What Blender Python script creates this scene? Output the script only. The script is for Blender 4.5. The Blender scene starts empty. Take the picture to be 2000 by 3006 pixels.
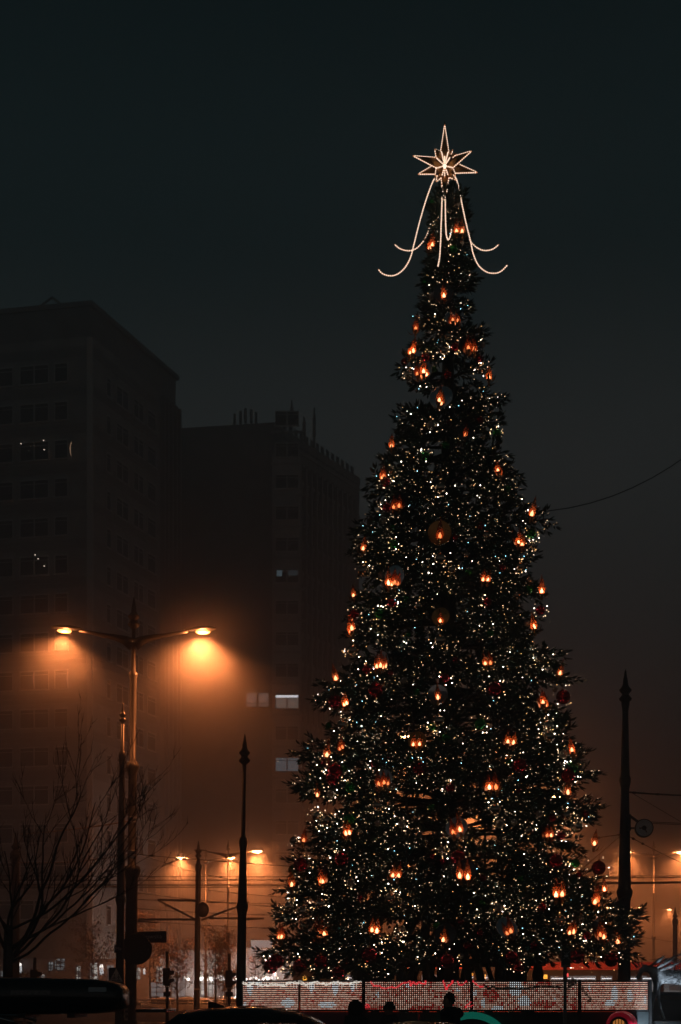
import bpy, math, random
from mathutils import Vector, Matrix
random.seed(7)
R = random.Random(11)
sc = bpy.context.scene
col = sc.collection
PI = math.pi

# ------------------------------------------------------------------ camera
F = 4167.0          # focal length in photo pixels
CX, HY, CZ = 1000.0, 2925.0, 1.6
cam_d = bpy.data.cameras.new('camera'); cam = bpy.data.objects.new('camera', cam_d); col.objects.link(cam)
cam.location = (0, 0, CZ); cam.rotation_euler = (PI/2, 0, 0)
cam_d.sensor_fit = 'HORIZONTAL'; cam_d.sensor_width = 24.0; cam_d.lens = 24.0*F/2000.0
cam_d.shift_y = (HY-1503.0)/2000.0
cam_d.clip_start = 0.1; cam_d.clip_end = 4000
sc.camera = cam

# ------------------------------------------------------------------ sky: night, city glow low, dark zenith
w = bpy.data.worlds.new('World'); sc.world = w; w.use_nodes = True
nt = w.node_tree; nt.nodes.clear()
def N(t, **k):
    n = nt.nodes.new(t)
    for a, b in k.items(): setattr(n, a, b)
    return n
tc = N('ShaderNodeTexCoord'); sep = N('ShaderNodeSeparateXYZ'); nt.links.new(tc.outputs['Generated'], sep.inputs[0])
ramp = N('ShaderNodeValToRGB'); nt.links.new(sep.outputs['Z'], ramp.inputs[0])
cr = ramp.color_ramp; cr.interpolation = 'EASE'
cr.elements[0].position = 0.0; cr.elements[0].color = (0.062, 0.050, 0.044, 1)
cr.elements[1].position = 1.0; cr.elements[1].color = (0.0006, 0.0040, 0.0054, 1)
for p, c in ((0.16, (0.0580, 0.0540, 0.0515)), (0.32, (0.0340, 0.0390, 0.0395)), (0.48, (0.0052, 0.0128, 0.0145)), (0.62, (0.0006, 0.0052, 0.0064))):
    e = cr.elements.new(p); e.color = (*c, 1)
sky = N('ShaderNodeTexSky', sky_type='NISHITA'); sky.sun_disc = False
sky.sun_elevation = math.radians(-4.0); sky.sun_rotation = math.radians(150)
bg1 = N('ShaderNodeBackground'); bg1.inputs['Strength'].default_value = 1.5
nt.links.new(ramp.outputs[0], bg1.inputs['Color'])
bg2 = N('ShaderNodeBackground'); bg2.inputs['Strength'].default_value = 0.0015
nt.links.new(sky.outputs[0], bg2.inputs['Color'])
ad = N('ShaderNodeAddShader'); out = N('ShaderNodeOutputWorld')
nt.links.new(bg1.outputs[0], ad.inputs[0]); nt.links.new(bg2.outputs[0], ad.inputs[1]); nt.links.new(ad.outputs[0], out.inputs['Surface'])

# ------------------------------------------------------------------ exposure and sampling
sc.view_settings.view_transform = 'Standard'; sc.view_settings.look = 'None'
sc.view_settings.exposure = 0.0; sc.view_settings.gamma = 1.0; sc.view_settings.use_curve_mapping = False
sc.render.engine = 'CYCLES'
cy = sc.cycles
cy.use_denoising = True
try: cy.denoiser = 'OPENIMAGEDENOISE'
except Exception: pass
cy.max_bounces = 5; cy.diffuse_bounces = 2; cy.glossy_bounces = 3; cy.transmission_bounces = 4; cy.transparent_max_bounces = 12
cy.volume_bounces = 0; cy.sample_clamp_indirect = 12.0; cy.sample_clamp_direct = 0
cy.caustics_reflective = False; cy.caustics_refractive = False
cy.use_adaptive_sampling = False

# ------------------------------------------------------------------ helpers
def P(px, py, d):                        # a point of the place seen at photo pixel (px, py), d metres away
    return Vector(((px-CX)/F*d, d, CZ+(HY-py)/F*d))
def PG(px, d, z=0.0):                    # a point at height z
    return Vector(((px-CX)/F*d, d, z))
MATS = {}
def mat(name, base=(0.2,)*3, rough=0.6, metal=0.0, noise=0.0, nscale=6.0, emit=None, estr=0.0, bump=0.0, sampling='AUTO', spec=0.5, coat=0.0):
    if name in MATS: return MATS[name]
    m = bpy.data.materials.new(name); m.use_nodes = True
    t = m.node_tree; b = t.nodes['Principled BSDF']
    b.inputs['Base Color'].default_value = (*base, 1); b.inputs['Roughness'].default_value = rough
    b.inputs['Metallic'].default_value = metal; b.inputs['Specular IOR Level'].default_value = spec
    b.inputs['Coat Weight'].default_value = coat
    if noise or bump:
        tcn = t.nodes.new('ShaderNodeTexCoord'); nz = t.nodes.new('ShaderNodeTexNoise')
        nz.inputs['Scale'].default_value = nscale; nz.inputs['Detail'].default_value = 5
        t.links.new(tcn.outputs['Object'], nz.inputs['Vector'])
        if noise:
            rp = t.nodes.new('ShaderNodeValToRGB')
            rp.color_ramp.elements[0].position = 0.3; rp.color_ramp.elements[1].position = 0.72
            rp.color_ramp.elements[0].color = (*[c*(1-noise) for c in base], 1)
            rp.color_ramp.elements[1].color = (*[min(1, c*(1+noise)) for c in base], 1)
            t.links.new(nz.outputs['Fac'], rp.inputs[0]); t.links.new(rp.outputs[0], b.inputs['Base Color'])
            ma = t.nodes.new('ShaderNodeMath'); ma.operation = 'MULTIPLY_ADD'
            ma.inputs[1].default_value = 0.25; ma.inputs[2].default_value = max(0.02, rough-0.12)
            t.links.new(nz.outputs['Fac'], ma.inputs[0]); t.links.new(ma.outputs[0], b.inputs['Roughness'])
        if bump:
            bp = t.nodes.new('ShaderNodeBump'); bp.inputs['Strength'].default_value = bump; bp.inputs['Distance'].default_value = 0.02
            t.links.new(nz.outputs['Fac'], bp.inputs['Height']); t.links.new(bp.outputs[0], b.inputs['Normal'])
    if emit:
        b.inputs['Emission Color'].default_value = (*emit, 1); b.inputs['Emission Strength'].default_value = estr
        m.cycles.emission_sampling = sampling
    MATS[name] = m
    return m
def glow(name, colr, strength, sampling='NONE'):
    return mat(name, base=tuple(min(0.8, c) for c in colr), rough=0.4, emit=colr, estr=strength, sampling=sampling)

def patchy_light(name, c0, c1, scale, strength, sampling='NONE'):
    m = bpy.data.materials.new(name); m.use_nodes = True
    t = m.node_tree; b = t.nodes['Principled BSDF']; b.inputs['Base Color'].default_value = (0.1,0.1,0.1,1); b.inputs['Roughness'].default_value = 0.2
    tcn = t.nodes.new('ShaderNodeTexCoord'); nz = t.nodes.new('ShaderNodeTexVoronoi'); nz.inputs['Scale'].default_value = scale
    rp = t.nodes.new('ShaderNodeValToRGB'); rp.color_ramp.elements[0].color = (*c0,1); rp.color_ramp.elements[1].color = (*c1,1); rp.color_ramp.elements[0].position = 0.15; rp.color_ramp.elements[1].position = 0.9
    t.links.new(tcn.outputs['Object'], nz.inputs['Vector']); t.links.new(nz.outputs['Color'], rp.inputs[0]); t.links.new(rp.outputs[0], b.inputs['Emission Color']); b.inputs['Emission Strength'].default_value = strength
    m.cycles.emission_sampling = sampling
    return m
class MB:
    def __init__(s): s.v = []; s.f = []; s.sm = []; s.M = None
    def add(s, vs, fs, smooth=False):
        o = len(s.v)
        if s.M is not None: vs = [s.M @ Vector(v) for v in vs]
        s.v.extend([tuple(v) for v in vs]); s.f.extend([tuple(i+o for i in f) for f in fs]); s.sm.extend([smooth]*len(fs))
        return s
    def box(s, x0, x1, y0, y1, z0, z1):
        return s.add([(x0,y0,z0),(x1,y0,z0),(x1,y1,z0),(x0,y1,z0),(x0,y0,z1),(x1,y0,z1),(x1,y1,z1),(x0,y1,z1)],
                     [(0,3,2,1),(4,5,6,7),(0,1,5,4),(1,2,6,5),(2,3,7,6),(3,0,4,7)])
    def quad(s, a, b, c, d): return s.add([a,b,c,d], [(0,1,2,3)])
    def hexa(s, lo, hi):      # two quads of four points joined
        return s.add(list(lo)+list(hi), [(3,2,1,0),(4,5,6,7),(0,1,5,4),(1,2,6,5),(2,3,7,6),(3,0,4,7)])
    def bar(s, a, b, wd, ht=None, up=(0,0,1)):
        a = Vector(a); b = Vector(b); ht = ht or wd
        d = (b-a).normalized(); u = Vector(up)
        if abs(d.dot(u)) > 0.95: u = Vector((1,0,0))
        x = d.cross(u).normalized()*wd/2; y = x.cross(d).normalized()*ht/2
        return s.hexa([a-x-y, a+x-y, a+x+y, a-x+y], [b-x-y, b+x-y, b+x+y, b-x+y])
    def tube(s, pts, rad, n=6, caps=True):
        pts = [Vector(p) for p in pts]; k = len(pts)
        rads = rad if isinstance(rad, (list, tuple)) else [rad]*k
        vs = []; fs = []; px = None
        for i, p in enumerate(pts):
            d = (pts[min(i+1,k-1)]-pts[max(i-1,0)]).normalized()
            if px is None:
                u = Vector((0,0,1)) if abs(d.z) < 0.9 else Vector((1,0,0))
                px = d.cross(u).normalized()
            else:
                px = (px - d*px.dot(d)).normalized()
            py = d.cross(px)
            for j in range(n):
                a = 2*PI*j/n
                vs.append(p+(px*math.cos(a)+py*math.sin(a))*rads[i])
        for i in range(k-1):
            for j in range(n):
                q = (j+1) % n
                fs.append((i*n+j, i*n+q, (i+1)*n+q, (i+1)*n+j))
        if caps: fs.append(tuple(range(n-1,-1,-1))); fs.append(tuple((k-1)*n+j for j in range(n)))
        return s.add(vs, fs, True)
    def lathe(s, prof, n=14, c=(0,0,0), axis=None):   # prof: (radius, z) from below to above
        vs = []; fs = []; c = Vector(c)
        A = Matrix.Identity(3) if axis is None else Vector((0,0,1)).rotation_difference(Vector(axis)).to_matrix()
        for r, z in prof:
            for j in range(n):
                a = 2*PI*j/n
                vs.append(c + A @ Vector((r*math.cos(a), r*math.sin(a), z)))
        k = len(prof)
        for i in range(k-1):
            for j in range(n):
                q = (j+1) % n
                fs.append((i*n+j, i*n+q, (i+1)*n+q, (i+1)*n+j))
        fs.append(tuple(range(n-1,-1,-1))); fs.append(tuple((k-1)*n+j for j in range(n)))
        return s.add(vs, fs, True)
    def ball(s, c, r, n=10, m=6, sx=1, sy=1, sz=1):
        prof = [(max(1e-4, r*math.sin(PI*i/m)), -r*math.cos(PI*i/m)) for i in range(m+1)]
        o = len(s.v); s.lathe(prof, n)
        c = Vector(c)
        for i in range(o, len(s.v)):
            v = s.v[i]; s.v[i] = tuple(Vector((v[0]*sx, v[1]*sy, v[2]*sz))+c)
        return s
    def ico(s, c, r):
        t = (1+5**.5)/2; q = r/math.sqrt(1+t*t)
        vs = [(-1,t,0),(1,t,0),(-1,-t,0),(1,-t,0),(0,-1,t),(0,1,t),(0,-1,-t),(0,1,-t),(t,0,-1),(t,0,1),(-t,0,-1),(-t,0,1)]
        fs = [(0,11,5),(0,5,1),(0,1,7),(0,7,10),(0,10,11),(1,5,9),(5,11,4),(11,10,2),(10,7,6),(7,1,8),(3,9,4),(3,4,2),(3,2,6),(3,6,8),(3,8,9),(4,9,5),(2,4,11),(6,2,10),(8,6,7),(9,8,1)]
        return s.add([(c[0]+x*q, c[1]+y*q, c[2]+z*q) for x,y,z in vs], fs, True)
    def prism(s, poly, y0, y1):   # poly of (x, z), extruded along y
        n = len(poly)
        vs = [(x,y0,z) for x,z in poly]+[(x,y1,z) for x,z in poly]
        fs = [tuple(range(n)), tuple(range(2*n-1,n-1,-1))]+[(i,i+n,(i+1)%n+n,(i+1)%n) for i in range(n)]
        return s.add(vs, fs)
    def vprism(s, poly, z0, z1):  # poly of (x, y) counter-clockwise, extruded upwards
        n = len(poly)
        vs = [(x,y,z0) for x,y in poly]+[(x,y,z1) for x,y in poly]
        fs = [tuple(range(n-1,-1,-1)), tuple(range(n,2*n))]+[(i,(i+1)%n,(i+1)%n+n,i+n) for i in range(n)]
        return s.add(vs, fs)
    def mesh(s, name, m):
        me = bpy.data.meshes.new(name); me.from_pydata(s.v, [], s.f); 
        me.polygons.foreach_set('use_smooth', s.sm)
        for q in (m if isinstance(m, (list, tuple)) else [m]): me.materials.append(q)
        me.update(); return me
    def build(s, name, m, parent=None, loc=None, **k):
        return link(name, s.mesh(name, m), parent, loc, **k)
def link(name, me, parent=None, loc=None, label=None, cat=None, group=None, kind=None):
    o = bpy.data.objects.new(name, me); col.objects.link(o)
    if parent is not None: o.parent = parent
    if loc is not None: o.location = loc
    tag(o, label, cat, group, kind)
    return o
def tag(o, label=None, cat=None, group=None, kind=None):
    if label: o['label'] = label
    if cat: o['category'] = cat
    if group: o['group'] = group
    if kind: o['kind'] = kind
    return o
def thing(name, label, cat, loc=(0,0,0), rz=0, group=None):
    o = bpy.data.objects.new(name, None); col.objects.link(o); o.empty_display_size = 0.2
    o.location = loc; o.rotation_euler = (0,0,rz)
    return tag(o, label, cat, group)
def copy_tree(o, parent=None):
    c = o.copy(); col.objects.link(c); c.parent = parent
    for ch in [x for x in KIDS.get(o, ())]: KIDS.setdefault(c, []).append(copy_tree(ch, c))
    return c
KIDS = {}
def kid(p, o): KIDS.setdefault(p, []).append(o); return o

# ------------------------------------------------------------------ materials
M_pole   = mat('dark_pole_paint', (0.030,0.034,0.034), 0.42, 0.0, noise=0.35, nscale=9, bump=0.15)
M_polel  = mat('grey_pole_paint', (0.032,0.032,0.031), 0.5, 0.0, noise=0.3, nscale=7, bump=0.12)
M_steel  = mat('galvanised_steel', (0.42,0.42,0.42), 0.35, 0.9, noise=0.2, nscale=20)
M_wire   = mat('wire_black', (0.02,0.02,0.02), 0.45, 0.3)
M_wireb  = mat('wire_bronze', (0.70,0.48,0.30), 0.45, 0.7)
M_conc   = mat('facade_concrete', (0.50,0.49,0.47), 0.8, noise=0.25, nscale=0.7, bump=0.3)
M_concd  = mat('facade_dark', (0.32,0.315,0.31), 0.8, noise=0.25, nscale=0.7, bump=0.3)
M_joint  = mat('facade_panel', (0.36,0.35,0.335), 0.75, noise=0.2, nscale=0.9)
M_frame  = mat('window_frame', (0.78,0.77,0.75), 0.5)
M_glass  = mat('dark_window_glass', (0.012,0.014,0.015), 0.08, 0.0, noise=0.3, nscale=0.6)
M_asph   = mat('asphalt', (0.055,0.053,0.05), 0.55, noise=0.35, nscale=0.8, bump=0.4)
M_pave   = mat('paving', (0.16,0.15,0.14), 0.6, noise=0.3, nscale=1.5, bump=0.4)
M_paint  = mat('road_paint', (0.6,0.6,0.58), 0.6, noise=0.2, nscale=3)
M_lens   = glow('sodium_lens', (1.0,0.55,0.20), 2.2)
M_lensf  = glow('sodium_lens_far', (1.0,0.56,0.24), 30.0)
M_black  = mat('black_plastic', (0.012,0.013,0.014), 0.45, noise=0.3, nscale=10)
M_bark   = mat('bark', (0.035,0.030,0.026), 0.85, noise=0.4, nscale=12, bump=0.6)
# ================================================================== SETTING
MB().quad((-500,-60,0),(500,-60,0),(500,900,0),(-500,900,0)).build('ground', M_pave, kind='structure')
MB().quad((-400,2,0.004),(400,2,0.004),(400,30,0.004),(-400,30,0.004)).build('road', M_asph, kind='structure')
MB().quad((-400,60,0.004),(400,60,0.004),(400,112,0.004),(-400,112,0.004)).build('far_road', M_asph, kind='structure')
for i in range(26):
    MB().box(-40+i*4, -37.6+i*4, 100.0, 100.15, 0.005, 0.008).build('lane_marking', M_paint, kind='structure')
MB().box(-400,400,30.0,30.25,0,0.13).build('kerb', M_conc, kind='structure')
for k, y in enumerate((66.0, 67.44, 70.2, 71.64)):
    MB().box(-120,120,y,y+0.06,0.004,0.016).build('tram_rail', M_steel, kind='structure')

# ------------------------------------------------------------------ towers
def tower_windows(b, p0, p1, rows, spans, z0, dz, wh, mull=True, lit=None, fw=0.07, proud=0.06):
    """windows on the vertical face from plan point p0 to p1; spans are (start, end, panes) in metres along it"""
    a = Vector((p0[0],p0[1],0)); d = (Vector((p1[0],p1[1],0))-a).normalized(); nrm = Vector((d.y,-d.x,0))
    if nrm.y > 0 and abs(nrm.y) > abs(nrm.x): nrm = -nrm
    cache = {}
    for r in range(rows):
        for k, (s0, s1, n) in enumerate(spans):
            key = (round(s1-s0,2), n)
            if key not in cache:
                L = s1-s0; fr = MB(); gl = MB()
                def bx(mb, x0, x1, zz0, zz1, y0, y1):
                    mb.hexa([d*x0+nrm*y0+Vector((0,0,zz0)), d*x1+nrm*y0+Vector((0,0,zz0)), d*x1+nrm*y1+Vector((0,0,zz0)), d*x0+nrm*y1+Vector((0,0,zz0))],
                            [d*x0+nrm*y0+Vector((0,0,zz1)), d*x1+nrm*y0+Vector((0,0,zz1)), d*x1+nrm*y1+Vector((0,0,zz1)), d*x0+nrm*y1+Vector((0,0,zz1))])
                bx(fr, -fw, L+fw, wh, wh+fw*1.6, 0, proud+0.05); bx(fr, -fw*1.6, L+fw*1.6, -fw*1.4, 0, 0, proud+0.12)
                bx(fr, -fw, 0, 0, wh, 0, proud); bx(fr, L, L+fw, 0, wh, 0, proud)
                for q in range(1, n): bx(fr, L*q/n-fw*0.8, L*q/n+fw*0.8, 0, wh, 0, proud)
                bx(fr, 0, L, wh*0.80, wh*0.80+fw*0.7, 0, proud-0.015)
                bx(gl, 0, L, 0, wh, -0.02, 0.012)
                cache[key] = (fr.mesh('window_frame', M_frame), gl.mesh('pane', M_glass))
            pos = a+d*s0+Vector((0,0,z0+dz*r))
            f = link('window', cache[key][0], b, pos)
            me = cache[key][1]
            g = link('pane', me, f)
            if lit and (r, k) in lit:
                g.data = me.copy(); g.data.materials.clear(); g.data.materials.append(lit[(r, k)])

def face_panels(b, p0, p1, zs, depth=0.03, width=3.0, m=None, z_joint=None):
    pass

M_lit1 = mat('lit_window_white', (0.5,0.5,0.5), 0.3, emit=(0.95,0.95,1.0), estr=1.9, sampling='NONE')
M_lit2 = mat('lit_blind_grey', (0.45,0.43,0.42), 0.6, emit=(0.80,0.62,0.52), estr=0.30, sampling='NONE')
M_lit3 = mat('lit_curtain_blue', (0.3,0.4,0.45), 0.6, emit=(0.45,0.62,0.72), estr=0.26, sampling='NONE')

def local(p, q, t): return (p[0]+(q[0]-p[0])*t, p[1]+(q[1]-p[1])*t)
# --- near tower, left
A0, A1, A2 = (-46.0,120.0), (-20.2,115.0), (-14.75,129.0)
A3 = (-40.0, 135.0)
bA = thing('tower_block', 'tall grey office tower at the left edge with rows of dark windows', 'tower')
poly = [A0, A1, A2, A3]
MB().vprism(poly, 0, 55.1).build('wall', M_conc, bA)
cx = sum(p[0] for p in poly)/4; cyy = sum(p[1] for p in poly)/4
def shrink(pl, k): 
    mx = sum(p[0] for p in pl)/len(pl); my = sum(p[1] for p in pl)/len(pl)
    return [(mx+(p[0]-mx)*k, my+(p[1]-my)*k) for p in pl]
MB().vprism(shrink(poly, 0.985), 55.1, 57.6).build('attic_storey', M_concd, bA)
MB().vprism(shrink(poly, 1.006), 57.6, 58.0).build('roof', M_concd, bA)
dz = 3.12
frontL = math.dist(A1, A0)
# spans measured from the corner A1 leftwards along the front face
spansA = []
s = 2.05
while s < frontL-4:
    spansA += [(s, s+1.05, 1), (s+1.65, s+4.05, 2)]; s += 4.75
    spansA += [(s, s+2.35, 2)]; s += 3.6
M_moon = mat('lit_moon_ornament', (0.5,0.45,0.4), 0.4, emit=(1.0,0.62,0.38), estr=0.55, sampling='NONE')
tower_windows(bA, A1, A0, 15, spansA, 52.0-14*dz-0.4, dz, 1.45)
sideL = math.dist(A1, A2)
tower_windows(bA, A1, A2, 15, [(2.4,3.0,1),(4.0,5.9,2),(6.9,8.5,2),(9.3,10.7,1)], 52.0-14*dz-0.8, dz, 1.5)
d = (Vector((*A2,0))-Vector((*A1,0))).normalized(); nn = Vector((d.y,-d.x,0))
for k, s in enumerate((11.6, 12.3, 13.1, 13.9, 14.6)):
    q = Vector((*A1,0))+d*s
    m = MB(); m.hexa([q, q+d*0.22, q+d*0.22+nn*0.45, q+nn*0.45], [v+Vector((0,0,54.8)) for v in (q, q+d*0.22, q+d*0.22+nn*0.45, q+nn*0.45)])
    m.build('fin', M_joint, bA)
q = Vector((*A1,0)); dF = (Vector((*A0,0))-q).normalized()
m = MB(); m.vprism([(q.x-0.35,q.y-0.12),(q.x+0.12,q.y-0.12),(q.x+0.12,q.y+0.35),(q.x-0.35,q.y+0.35)], 0, 55.0); m.build('corner_pier', M_frame, bA)
# cladding courses between the window rows
for r in range(16):
    zz = 52.0-14*dz-0.4+dz*r-0.95
    for k in range(2):
        z = zz+k*0.42-0.2
        a = Vector((*A1,0)); nF = Vector((dF.y,-dF.x,0)); nF = nF if nF.y < 0 else -nF
        pts = [a+dF*0.4, a+dF*frontL, a+dF*frontL+nF*0.04, a+dF*0.4+nF*0.04]
        MB().hexa([v+Vector((0,0,z)) for v in pts], [v+Vector((0,0,z+0.36)) for v in pts]).build('cladding_course', M_joint, bA)
        pts = [a+d*0.2, a+d*11.0, a+d*11.0+nn*0.04, a+d*0.2+nn*0.04]
        MB().hexa([v+Vector((0,0,z)) for v in pts], [v+Vector((0,0,z+0.36)) for v in pts]).build('cladding_course', M_joint, bA)
m = MB(); m.box(-34,-29,121,125,58,59.6); m.build('roof_hut', M_concd, bA)
m = MB()
m.tube([(-25.2,119,58),(-25.0,119,59.6),(-24.2,119,60.2),(-23.4,119,59.6),(-23.2,119,58)], 0.12, 6); m.build('roof_duct', M_concd, bA)
# moon-shaped and small lights hung in its windows: things of their own
def window_light(px, py, kind, label):
    d0 = 115-0.35+ (268-px)/F*115*0.19
    c = P(px, py, d0-0.4)
    m = MB()
    if kind == 'moon':
        m.tube([c+Vector((-0.16*math.cos(t)*1.0, 0, 0.62*math.sin(t))) for t in [(-70+i*14)*PI/180 for i in range(11)]], [0.012+0.03*math.sin(PI*i/10) for i in range(11)], 5)
    else:
        m.ico(c, 0.055)
    m.build('window_light', M_moon if kind == 'moon' else glow('spark', (1.0,0.8,0.62), 2.2), label=label, cat='light', group='lights hung in the tower windows')
window_light(103, 1992, 'moon', 'crescent light in the second window, row just below the left lamp head')
window_light(202, 1992, 'moon', 'crescent light in the narrow window, row just below the left lamp head')
window_light(212, 1318, 'moon', 'crescent light in the narrow tower window, high up')
for i, (x, y) in enumerate(((103,1629),(112,1640),(130,1662),(128,1293),(130,1320),(62,1302))):
    window_light(x, y, 'spark', ('upper of the two sparks','lower of the two sparks','faint right spark','top spark','second spark','leftmost faint spark')[i] + (' in the lit window left of the post tip' if i < 3 else ' in the high tower windows'))
# --- far tower, middle
B0, B1, B2 = (-22.0,142.4), (-6.6,140.0), (2.05,155.0)
B3 = (-14.0,158.0)
bB = thing('tower_block', 'tall grey residential tower behind the street lamp with one bright window', 'tower')
polyB = [B0, B1, B2, B3]
MB().vprism(polyB, 0, 57.4).build('wall', M_concd, bB)
MB().vprism(shrink(polyB,1.008), 57.4, 58.2).build('roof', M_concd, bB)
bayx0, bayx1 = P(800,0,139).x, P(880,0,139).x
MB().box(bayx0, bayx1, 138.6, 142.0, 0, 54.6).build('window_bay', mat('bay_render_pale', (0.66,0.64,0.62), 0.8, noise=0.15, nscale=0.7), bB)
dzb = 3.07
litB = {(5,0): M_lit1, (9,0): M_lit3, (3,0): M_lit3}
z_lit = P(0,2080,138.6).z
tower_windows(bB, (bayx0,138.6), (bayx1,138.6), 15, [(0.35, bayx1-bayx0-0.12, 2)], z_lit-5*dzb, dzb, 1.30, lit={(5,0): M_lit2, (9,0): M_glass, (3,0): M_lit3})
x0 = bayx0+0.35; x1 = bayx1-0.12
MB().box(x0, x1, 138.53, 138.55, z_lit+1.06, z_lit+1.28).build('ceiling_lamp_glow', M_lit1, bB)
MB().box(x0+0.1, x0+0.62, 138.53, 138.55, z_lit+4*dzb+0.62, z_lit+4*dzb+1.2).build('curtain', M_lit3, bB)
MB().box(x0+1.2, x1-0.05, 138.53, 138.55, z_lit+4*dzb+0.7, z_lit+4*dzb+1.2).build('curtain', mat('dim_curtain', (0.3,0.35,0.38), 0.6, emit=(0.40,0.52,0.60), estr=0.08, sampling='NONE'), bB)
for r in range(15):
    z = z_lit-5*dzb+dzb*r
    MB().box(bayx0-0.15, bayx1+0.6, 138.45, 138.6, z-0.75, z-0.55).build('sill_course', M_conc, bB)
# left face pair of lit windows
c0 = P(726,2080,141.0); c1 = P(790,2080,141.0)
M_room = mat('lit_room_grey', (0.4,0.38,0.36), 0.6, emit=(0.85,0.68,0.60), estr=0.22, sampling='NONE')
xx = [c0.x, (c0.x+c1.x)/2-0.12, (c0.x+c1.x)/2+0.12, c1.x]
for a, b_ in ((xx[0],xx[1]),(xx[2],xx[3])):
    f = MB().box(a-0.08, b_+0.08, 139.92, 140.6, c0.z-0.1, c0.z+1.42).build('window', M_concd, bB)
    MB().box(a, b_, 139.88, 139.918, c0.z+0.38, c0.z+1.3).build('pane', M_room, f)
    MB().box(a, b_, 139.88, 139.918, c0.z, c0.z+0.24).build('pane', M_room, f)
# ribbed receding face
a = Vector((*B1,0)); d = (Vector((*B2,0))-a); L = d.length; d.normalize(); nn = Vector((d.y,-d.x,0))
me = MB().hexa([Vector((0,0,0)), d*0.28, d*0.28+nn*0.35, nn*0.35], [v+Vector((0,0,55.5)) for v in (Vector((0,0,0)), d*0.28, d*0.28+nn*0.35, nn*0.35)]).mesh('rib', M_joint)
k = 1.4
while k < L-0.3:
    link('rib', me, bB, a+d*k); k += 1.05
gm = MB().hexa([Vector((0,0,0)), d*0.62, d*0.62+nn*0.05, nn*0.05], [v+Vector((0,0,1.7)) for v in (Vector((0,0,0)), d*0.62, d*0.62+nn*0.05, nn*0.05)]).mesh('window', M_glass)
for r in range(16):
    for j in range(14):
        link('window', gm, bB, a+d*(1.4+0.34+1.05*j)+Vector((0,0,z_lit-6*dzb+dzb*r-0.1)))
for r in range(16):
    z = z_lit-6*dzb+dzb*r-0.62
    MB().hexa([a+d*1.3+Vector((0,0,z)), a+d*L+Vector((0,0,z)), a+d*L+nn*0.12+Vector((0,0,z)), a+d*1.3+nn*0.12+Vector((0,0,z))],
              [a+d*1.3+Vector((0,0,z+0.35)), a+d*L+Vector((0,0,z+0.35)), a+d*L+nn*0.12+Vector((0,0,z+0.35)), a+d*1.3+nn*0.12+Vector((0,0,z+0.35))]).build('floor_band', M_conc, bB)
# roof clutter
rc = P(715,1237,146)
MB().box(rc.x-1.5, rc.x+1.6, 145, 148, 58.2, 59.6).build('roof_hut', M_concd, bB)
for dx, h in ((-0.9,3.2),(-0.3,3.6),(0.2,4.1),(0.8,3.9),(1.3,3.4)):
    MB().tube([(rc.x+dx,146,59.6),(rc.x+dx,146,59.6+h*0.55)], 0.06, 5).tube([(rc.x+dx,146,59.6+h*0.25),(rc.x+dx,146,59.6+h*0.6)], 0.16, 6).build('antenna', M_concd, bB)
for px, h in ((866,3.4),(898,2.6),(925,4.2)):
    t = (px-820)/234.0
    c = local(B1, B2, max(0.05,t))
    MB().tube([(c[0],c[1],58.2),(c[0],c[1],58.2+h)], 0.09, 5).tube([(c[0],c[1],58.2+h*0.3),(c[0],c[1],58.2+h*0.8)], 0.2, 6).build('antenna', M_concd, bB)
# ================================================================== POLES AND LAMPS
SOD = (1.0, 0.26, 0.07)
def lamp_falloff(L, ex=1.0, r0=4.0):
    L.use_nodes = True; t = L.node_tree; e = t.nodes['Emission']
    f = t.nodes.new('ShaderNodeLightFalloff'); f.inputs['Strength'].default_value = 1.0
    mx = t.nodes.new('ShaderNodeMath'); mx.operation = 'MAXIMUM'; mx.inputs[1].default_value = 1.3
    dv = t.nodes.new('ShaderNodeMath'); dv.operation = 'DIVIDE'; dv.inputs[0].default_value = r0
    pw = t.nodes.new('ShaderNodeMath'); pw.operation = 'POWER'; pw.inputs[1].default_value = ex
    t.links.new(f.outputs['Linear'], mx.inputs[0]); t.links.new(mx.outputs[0], dv.inputs[1]); t.links.new(dv.outputs[0], pw.inputs[0]); t.links.new(pw.outputs[0], e.inputs['Strength'])
def finial(m, c, s=1.0):
    m.lathe([(0.10*s,0),(0.12*s,0.03*s),(0.21*s,0.10*s),(0.23*s,0.16*s),(0.16*s,0.24*s),(0.12*s,0.30*s),(0.13*s,0.33*s),(0.21*s,0.42*s),(0.22*s,0.47*s),(0.14*s,0.56*s),(0.10*s,0.64*s),(0.085*s,0.80*s),(0.06*s,0.92*s),(0.05*s,0.98*s),(0.035*s,1.1*s),(0.004,1.2*s)], 12, c)
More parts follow.
